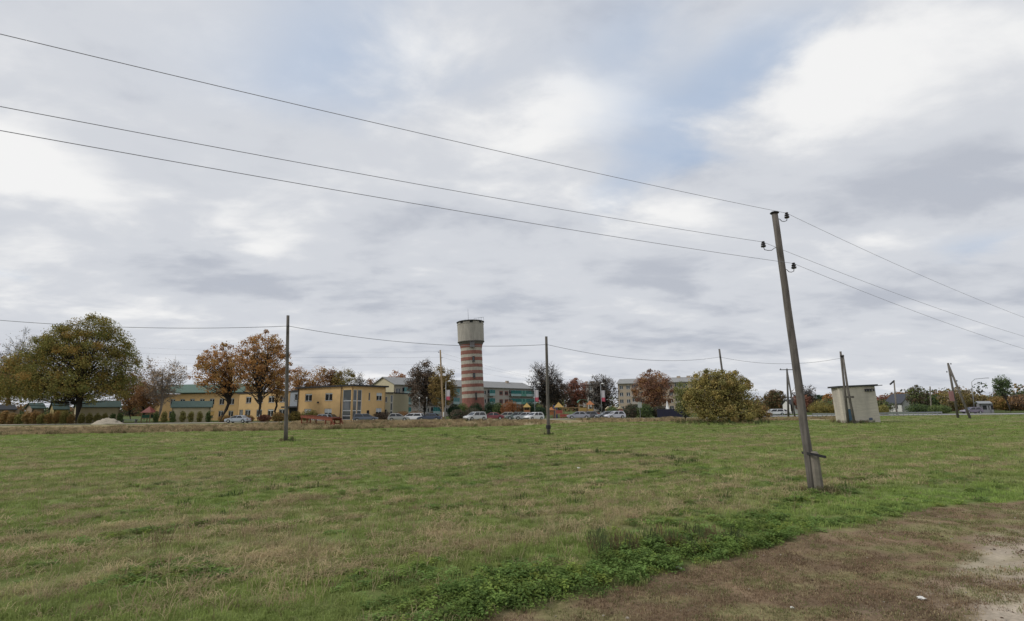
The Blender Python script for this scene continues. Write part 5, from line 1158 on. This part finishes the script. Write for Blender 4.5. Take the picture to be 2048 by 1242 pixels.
# ------------------------------------------------------------------ shrubs and hedges
def shrub(name, label, px, Y, py_top, w_px, pal, seed, leaves=900, group=None, n_cl=10, size=None, cat='shrub'):
    return tree(name, label, px, Y, py_top, w_px, pal, n_cl, int(leaves * 1.9), -.15, seed, rc=.42, size=size or .22, cat=cat, group=group, trunk_r=.03, low_leaf=True, stems=2, fillf=.6)
HG = [(.145, .135, .045), (.125, .12, .04), (.165, .14, .05)]; HO = [(.21, .125, .05), (.18, .11, .048), (.15, .12, .045)]
spots = [(162, HG), (177, HG), (193, HG), (208, HG), (224, GRN), (239, GRN), (311, GRN), (327, HG), (344, GRN), (364, HG), (381, HG), (398, HG), (416, GRN)]
for i, (px, pal) in enumerate(spots):
    near = 'before the beige shed beside the oak' if px < 260 else 'before the shed under the pale tree'
    ORD = ('first', 'second', 'third', 'fourth', 'fifth', 'sixth', 'seventh'); nth = ORD[i] if px < 260 else ORD[i - 6]
    shrub('clipped_shrub', nth + (' upright clipped shrub from the oak trunk along the beige shed' if px < 260 else ' upright clipped shrub from the red roofed playhouse'), px, 117.5, 824 if px < 300 else 820, 12, pal, 100 + i, 700, 'row of upright clipped shrubs ' + near, 7)
for i, px in enumerate(range(-8, 150, 15)):
    pal = HO if i % 3 else HG
    shrub('loose_hedge_bush', 'loose %s hedge bush under the huge oak, %s along the row from its trunk' % ('orange brown' if i % 3 else 'olive green', ('eleventh', 'tenth', 'ninth', 'eighth', 'seventh', 'sixth', 'fifth', 'fourth', 'third', 'second', 'first')[i]), px, 117, 822 - 4 * math.sin(i * 1.7), 19, pal, 130 + i, 900, '%s bushes of the roadside hedge' % ('orange brown' if i % 3 else 'olive green'), 9)
for i, (px, w, top, pal, lab) in enumerate(((448, 26, 829, HO, 'low russet hedge bush beneath the airy maple'), (492, 34, 829, HO, 'low russet hedge bush behind the silver blue sedan'), (528, 30, 828, REDB, 'low red brown bush beside the maple stems'),
          (556, 30, 823, HO, 'orange green bush by the grey entrance'), (590, 34, 821, OLV, 'olive bush by the dark entrance canopy'), (618, 38, 817, HG, 'yellow green bush under the ochre ground floor window'),
          (700, 30, 825, GRN, 'low green bush under the glazed stair'), (766, 44, 822, DARKB, 'dark brown hedge clump beside the cream annex'), (805, 40, 821, RUST, 'rust hedge clump behind the white estate car'), (832, 34, 820, DARKB + RUST, 'brown hedge clump under the dark brown tree'))):
    shrub('hedge_bush', lab, px, 116 if px < 640 else 117.5, top, w, pal, 150 + i, 1300, 'low bushes around the ochre kindergarten', 12)
for i, (px, Y, w, top, pal, lab) in enumerate(((915, 112, 34, 817, DGRN + DARKB, 'dark clipped hedge block beside the banner lamp'), (945, 113, 40, 815, DGRN + DARKB, 'dark clipped hedge block behind the white crossover'), (908, 124, 30, 806, DGRN, 'dark green bush behind the clipped hedge'),
          (925, 142, 30, 804, GRN, 'green bush at the foot of the striped tower'), (952, 141, 34, 803, DGRN, 'dark green bush before the tower base'), (982, 140, 36, 800, DGRN, 'dark evergreen bush beside the tower base'), (997, 138, 28, 802, GRN + DGRN, 'green bush beside the orange bush'),
          (1021, 126, 44, 797, [(.17, .075, .03), (.14, .065, .03)], 'round orange brown bush before the teal balconies'), (1046, 132, 30, 806, REDB + DGRN, 'dark red bush beside the round orange bush'), (1060, 140, 30, 800, DGRN, 'dark green bush behind the yellow play tower'),
          (1080, 122, 30, 812, DGRN, 'dark green bush beside the bare field pole'), (1225, 118, 30, 812, GRN, 'green bush below the pink stall'), (1262, 114, 34, 806, DGRN + DARKB, 'dark green hedge clump beside the silver white hatchback'), (1290, 113, 40, 806, DGRN + GRN, 'dark green hedge clump beneath the russet tree'), (1320, 113, 36, 810, DGRN + DARKB, 'dark hedge clump beside the navy fence'),
          (1643, 140, 54, 800, OLV + HG, 'broad yellow olive hedge beyond the guard rail'), (1676, 135, 36, 806, OLV, 'olive hedge end behind the transformer house'), (1768, 120, 22, 808, HG, 'small olive bush beside the transformer house'), (1838, 140, 50, 806, DGRN + GRN, 'dark bush beside the slim concrete post'), (1880, 130, 44, 808, GRN, 'green bush beside the twin leaning poles'))):
    shrub('round_bush', lab, px, Y, top, w, pal, 180 + i, 2200, 'bushes between the car park and the blocks' if px < 1400 else 'bushes along the asphalt road', 16, size=.24)
for i, px in enumerate(range(1532, 2060, 33)):
    rr = random.Random(i); shrub('thicket_bush', 'low dark autumn bush of the continuous thicket beyond the asphalt road', px + rr.uniform(-8, 8), 178 + rr.uniform(-12, 12), 797 + rr.uniform(-6, 7), 62, (DARKB + OLV, GRN + DARKB, RUST + DARKB)[i % 3], 300 + i, 1500, 'thicket beyond the asphalt road', 16, size=.42)
# distant wood
def far_wood():
    rs = np.random.RandomState(9); C = []; 
    for i in range(700):
        u = rs.uniform(-1.4, 1.6); Y = rs.uniform(330, 520); x = u * Y; h = rs.uniform(6, 13) * (0.85 + .3 * math.sin(u * 9))
        for k in range(3): C.append((x + rs.normal(0, 3), Y + rs.normal(0, 3), gz(x, Y) + h * (k + .6) / 3))
    C = np.array(C); v, f, c = leaves_np(rs, C, np.full(len(C), 4.2), 40, 1.6, DGRN + GRN + DARKB + RUST); o = np_mesh('far_wood', v, f, M_LEAF, None, np.clip(c * LEAFK * .8, 0, 1))
    tag(o, 'distant mixed autumn wood on the horizon', 'wood', kind='stuff')
far_wood()

# ------------------------------------------------------------------ smaller things
def rusty_ramp():
    a, b_ = ground_at(601, 89), ground_at(664, 81); base = a.lerp(b_, .5); base.z = min(a.z, b_.z); root = empty('rusty_ramp', base, 'rusty red steel loading ramp frame standing in the dry grass', 'ramp')
    zl, zr = pt(600, 833, 89).z - base.z, pt(666, 839.5, 81).z - base.z; A, B = Vector((a.x, a.y, 0)) - Vector((base.x, base.y, 0)), Vector((b_.x, b_.y, 0)) - Vector((base.x, base.y, 0))
    d = (B - A).normalized(); n = Vector((-d.y, d.x, 0)) * 1.5
    for k, off in ((0, Vector((0, 0, 0))), (1, n)):
        MB().beam(A + off + Vector((0, 0, zl)), B + off + Vector((0, 0, zr)), .14, .36).build('side_beam', M_RUST, root)
        for t in (.03, .22, .8, .97):
            p = A.lerp(B, t) + off; zt = zl + (zr - zl) * t; MB().beam(p + Vector((0, 0, -.3)), p + Vector((0, 0, zt - .18)), .16, .16).build('leg', M_RUST, root)
        MB().beam(B + off + Vector((0, 0, zr - .15)), B + off + d * 1.0 + Vector((0, 0, -.1)), .14, .14).build('brace', M_RUST, root)
    for i in range(9):
        t = (i + .5) / 9; p = A.lerp(B, t) + n * .5 + Vector((0, 0, zl + (zr - zl) * t + .2)); MB().box(p, ((B - A).length / 9 - .05, 1.7, .05), math.atan2(d.y, d.x)).build('deck_plank', M_RUST, root)
    for t in (.05, .95):
        p = A.lerp(B, t) + Vector((0, 0, .55)); MB().beam(p, p + n, .1, .12).build('crossbar', M_RUST, root)
rusty_ramp()
def gravel_heap():
    b = ground_at(214, 106); rs = np.random.RandomState(3); n, m = 26, 12; v, f = [], []
    for j in range(m + 1):
        t = j / m
        for i in range(n):
            a = 2 * math.pi * i / n; r = 2.6 * t * (1 + .13 * math.sin(3 * a + 1) + .06 * rs.randn()); z = 1.15 * (1 - t ** 1.6) * (1 + .08 * rs.randn()) - (.05 if j == m else 0)
            v.append((r * math.cos(a) * 1.15, r * math.sin(a) * .8, z))
    for j in range(m):
        for i in range(n): f.append((j * n + i, j * n + (i + 1) % n, (j + 1) * n + (i + 1) % n, (j + 1) * n + i))
    mb = MB(); mb.v, mb.f = v, f; o = mb.build('gravel_heap', mat('heap_gravel', (.42, .37, .29), .95, .25, 7, bump=.5), smooth=True); o.location = b
    tag(o, 'pale heap of gravel beside the road under the oak', 'gravel heap')
gravel_heap()
def playground():
    grp = 'colourful play structures'; WD = mat('play_wood', (.30, .20, .11), .8, .2)
    def c(nm, col): return mat('play_' + nm, col, .5, .08)
    RD, YL, BL, GR, OR = c('red', (.30, .075, .06)), c('yellow', (.42, .28, .09)), c('blue', (.06, .085, .19)), c('green', (.09, .25, .18)), c('orange', (.38, .15, .06))
    def tower(px, Y, w, h, roof, panel, slide, label, sdir=1, peak=True):
        b = ground_at(px, Y); r = empty('play_tower', b, label, 'play tower', grp)
        for sx in (-1, 1):
            for sy in (-1, 1): MB().box((sx * w / 2, sy * w / 2, h / 2 - .1), (.14, .14, h + .2)).build('post', WD, r)
        MB().box((0, 0, h * .42), (w + .1, w + .1, .12)).build('platform', WD, r)
        for sy in (-1, 1): MB().box((0, sy * (w / 2 + .03), h * .42 + .45), (w - .1, .06, .7)).build('panel', panel, r)
        if peak:
            e = w / 2 + .25; MB().add([(-e, -e, h), (e, -e, h), (e, e, h), (-e, e, h), (0, 0, h + w * .75)], [(0, 3, 2, 1), (0, 1, 4), (1, 2, 4), (2, 3, 4), (3, 0, 4)]).build('roof', roof, r)
        else:
            mb = MB(); k = 10
            for i in range(k):
                a0, a1 = math.pi * i / k, math.pi * (i + 1) / k; e = w / 2 + .2
                q = lambda a, y, o: (-(e + o) * math.cos(a), y, h - .1 + (e + o) * .6 * math.sin(a)); mb.add([q(a0, -e, 0), q(a1, -e, 0), q(a1, e, 0), q(a0, e, 0), q(a0, -e, .06), q(a1, -e, .06), q(a1, e, .06), q(a0, e, .06)], [(0, 1, 2, 3), (7, 6, 5, 4), (0, 4, 5, 1), (3, 2, 6, 7)])
            mb.build('roof', roof, r)
        if slide:
            mb = MB(); k = 8; x0, ln = sdir * w / 2, sdir * h * 1.05
            for i in range(k):
                t0, t1 = i / k, (i + 1) / k; zf = lambda t: h * .45 * (1 - t) ** 1.2 + .15; xa, xb = x0 + ln * t0, x0 + ln * t1
                for ya, yb, za in ((-.3, .3, 0), (-.36, -.3, .2), (.3, .36, .2)):
                    mb.add([(xa, ya, zf(t0)), (xb, ya, zf(t1)), (xb, yb, zf(t1)), (xa, yb, zf(t0)), (xa, ya, zf(t0) + .05 + za), (xb, ya, zf(t1) + .05 + za), (xb, yb, zf(t1) + .05 + za), (xa, yb, zf(t0) + .05 + za)], [(0, 3, 2, 1), (4, 5, 6, 7), (0, 1, 5, 4), (2, 3, 7, 6)])
            mb.build('slide', slide, r)
        return r
    tower(1054, 119, 1.3, 2.5, YL, OR, RD, 'play tower with yellow roof and orange slide by the teal balconies')
    tower(1118, 115, 1.5, 2.4, YL, RD, None, 'small playhouse with red and yellow gable beside the bare field pole')
    tower(1103, 116, 1.0, 1.8, OR, OR, None, 'small orange play hut beside the bare field pole')
    tower(1166, 118, 1.7, 3.5, GR, YL, None, 'wooden play tower with green curved roof', 1, False)
    tower(1181, 117, 1.2, 2.9, OR, YL, RD, 'play tower with yellow panel and long red slide')
    tower(296, 121, 1.9, 2.2, RD, c('darkgreen', (.03, .10, .06)), None, 'playhouse with red roof beside the beige shed')
    # blue climbing panel, swing frame, red bench, pink stalls
    b = ground_at(1111, 119); r = empty('climbing_wall', b, 'narrow blue climbing panel behind the small playhouse', 'climbing wall', grp); MB().box((0, 0, 1.4), (.9, .12, 3.0)).build('panel', BL, r)
    for k in (-.5, .5): MB().box((k, .12, 1.5), (.1, .1, 3.3)).build('post', WD, r)
    b = ground_at(1144, 116); r = empty('swing_frame', b, 'wooden swing frame beside the play tower', 'swing', grp)
    for k in (-1.7, 1.7):
        for s_ in (-1, 1): MB().beam((k, s_ * .8, -.1), (k, 0, 2.3), .12, .12).build('leg', WD, r)
    MB().beam((-1.85, 0, 2.3), (1.85, 0, 2.3), .14, .14).build('crossbar', WD, r)
    for k in (-.7, .7):
        s_ = MB().box((k, 0, .5), (.45, .2, .05)).build('seat', RD, r)
        for e in (-.2, .2): MB().tube([(k + e, 0, .5), (k + e, 0, 2.3)], .015, 4).build('rope', M_IRON, s_)
    b = ground_at(1129, 112.5); r = empty('red_bench', b, 'low red bench beside the small playhouse', 'bench', grp); MB().box((0, 0, .45), (1.9, .45, .1)).build('seat', RD, r); MB().box((0, .22, .75), (1.9, .08, .4)).build('backrest', RD, r)
    for k in (-.75, .75): MB().box((k, 0, .2), (.1, .4, .42)).build('leg', RD, r)
    PK = c('salmon', (.45, .16, .12))
    for px, lab in ((1217, 'narrow salmon coloured stall beneath the dark bare tree'), (1231, 'salmon coloured stall beside the narrow stall'), (1241, 'salmon and tan stall beside the green hedge')):
        b = ground_at(px, 121); r = empty('stall', b, lab, 'stall', 'salmon coloured stalls by the playground'); MB().box((0, 0, .95), (1.0, .9, 1.9)).build('body', PK, r)
        MB().add([(-.65, -.6, 1.9), (.65, -.6, 1.9), (.65, .6, 1.9), (-.65, .6, 1.9), (0, -.6, 2.5), (0, .6, 2.5)], [(0, 3, 2, 1), (0, 1, 4), (2, 3, 5), (0, 4, 5, 3), (1, 2, 5, 4)]).build('roof', M_BEIGE, r)
        MB().box((0, -.47, 1.2), (.6, .06, .6)).build('opening', M_DEEP, r)
playground()
def road_things():
    # navy fence panels
    NV = mat('navy_fence', (.018, .02, .04), .7, .15)
    b = ground_at(1347, 111); root = empty('navy_fence', b, 'dark navy panel fence before the cream brick block', 'fence'); 
    for i in range(5):
        x = (i - 2) * 1.32; MB().box((x, 0, .95), (1.26, .06, 1.7)).build('panel', NV, root); MB().box((x - .66, .03, 1.0), (.08, .08, 2.1)).build('post', M_DARK, root)
    # white pointed marker and pale board in the hedge
    b = ground_at(1336, 116); root = empty('pointed_marker', b, 'white pointed marker behind the navy fence', 'marker'); MB().lathe((0, 0, 0), [(.55, 0), (.5, 1.6), (.28, 2.3), (.12, 3.2), (.02, 3.6)], 8).build('cone', M_WHITE, root); MB().lathe((0, 0, 0), [(.7, -.1), (.7, .15)], 8).build('base', M_CONC, root)
    b = ground_at(1281, 110.5); root = empty('notice_board', b, 'pale notice board on a post beneath the russet tree', 'notice board'); MB().box((0, 0, 2.7), (.8, .06, 1.1)).build('board', mat('pale_board', (.33, .36, .33), .7), root); MB().tube([(0, .06, -.1), (0, .06, 3.1)], .04, 6).build('post', M_STEEL, root)
    # guard rails
    def rail(px0, px1, Y0, Y1, n, label):
        a, b_ = ground_at(px0, Y0), ground_at(px1, Y1); base = a.lerp(b_, .5); root = empty('guard_rail', base, label, 'guard rail', 'steel guard rails of the asphalt road')
        A, B = a - base, b_ - base
        for z, h in ((.62, .14), (.47, .14)): MB().beam(A + Vector((0, 0, z)), B + Vector((0, 0, z)), .05, h).build('rail', M_STEEL, root)
        for i in range(n):
            p = A.lerp(B, i / (n - 1)); MB().box(p + Vector((0, .08, .25)), (.1, .1, .9)).build('post', M_STEEL, root)
    rail(1626, 1684, 107, 106, 7, 'steel guard rail between the leaning pole and transformer house'); rail(1758, 1885, 108, 112, 14, 'long steel guard rail between the transformer house and twin poles')
    # road sign on short posts, fence stakes by the ochre wall
    for px, lab in ((677, 'thin dark stake before the ochre wall beside the downpipe'), (726, 'thin dark stake before the ochre side wall')):
        b = ground_at(px, 115); root = empty('stake', b, lab, 'stake', 'thin stakes before the ochre walls'); MB().tube([(0, 0, -.1), (0, 0, 2.3)], .04, 6).build('post', M_DARK, root); MB().box((0, 0, 2.3), (.12, .12, .08)).build('cap', M_DARK, root)
    # yellow litter bin and small panel by the maple
    b = ground_at(423, 114); root = empty('yellow_board', b, 'small yellow board beside the airy maple trunk', 'board'); MB().box((0, 0, 1.9), (.75, .06, .85)).build('panel', mat('play_yellow', (.50, .30, .05)), root); MB().tube([(0, .05, -.1), (0, .05, 2.2)], .04, 6).build('post', M_DARK, root)
    b = ground_at(258, 119); root = empty('picnic_table', b, 'pale picnic table beside the playhouse with red roof', 'table'); MB().box((0, 0, .75), (3.6, .8, .08)).build('tabletop', M_GREYP, root)
    for k in (-1.5, 1.5): MB().box((k, 0, .35), (.1, .7, .75)).build('leg', M_STEEL, root)
    for s_ in (-1, 1): MB().box((0, s_ * .8, .45), (3.6, .3, .06)).build('bench', M_GREYP, root)
    # litter in the grass
    WL = mat('litter_white', (.62, .61, .58), .7, .1)
    for px, py, s, lab in ((1157, 938, .09, 'crumpled white bag lying in the middle of the field'), (1585, 1217, .025, 'white paper scrap on the brown verge'), (1843, 1200, .05, 'flattened white wrapper on the gravelly verge'), (1358, 1138, .05, 'pale torn leaf of paper at the weed edge')):
        Y = 2.5 * 1050 / (py - (HZ - ROLL * (px - CX))); 
        for _ in range(4): p = pt(px, py, Y); g = gz(p.x, p.y); Y = Y * (CAMZ - g) / (CAMZ - p.z)
        p = pt(px, py, Y); rs = np.random.RandomState(px); bm = bmesh.new(); bmesh.ops.create_icosphere(bm, subdivisions=2, radius=s)
        for v_ in bm.verts: v_.co *= rs.uniform(.6, 1.2); v_.co.z *= .4
        me = bpy.data.meshes.new('litter_scrap'); bm.to_mesh(me); bm.free(); me.materials.append(WL); o = link('litter_scrap', me); o.location = (p.x, p.y, gz(p.x, p.y) + s * .5); tag(o, lab, 'litter', 'white litter in the grass')
road_things()
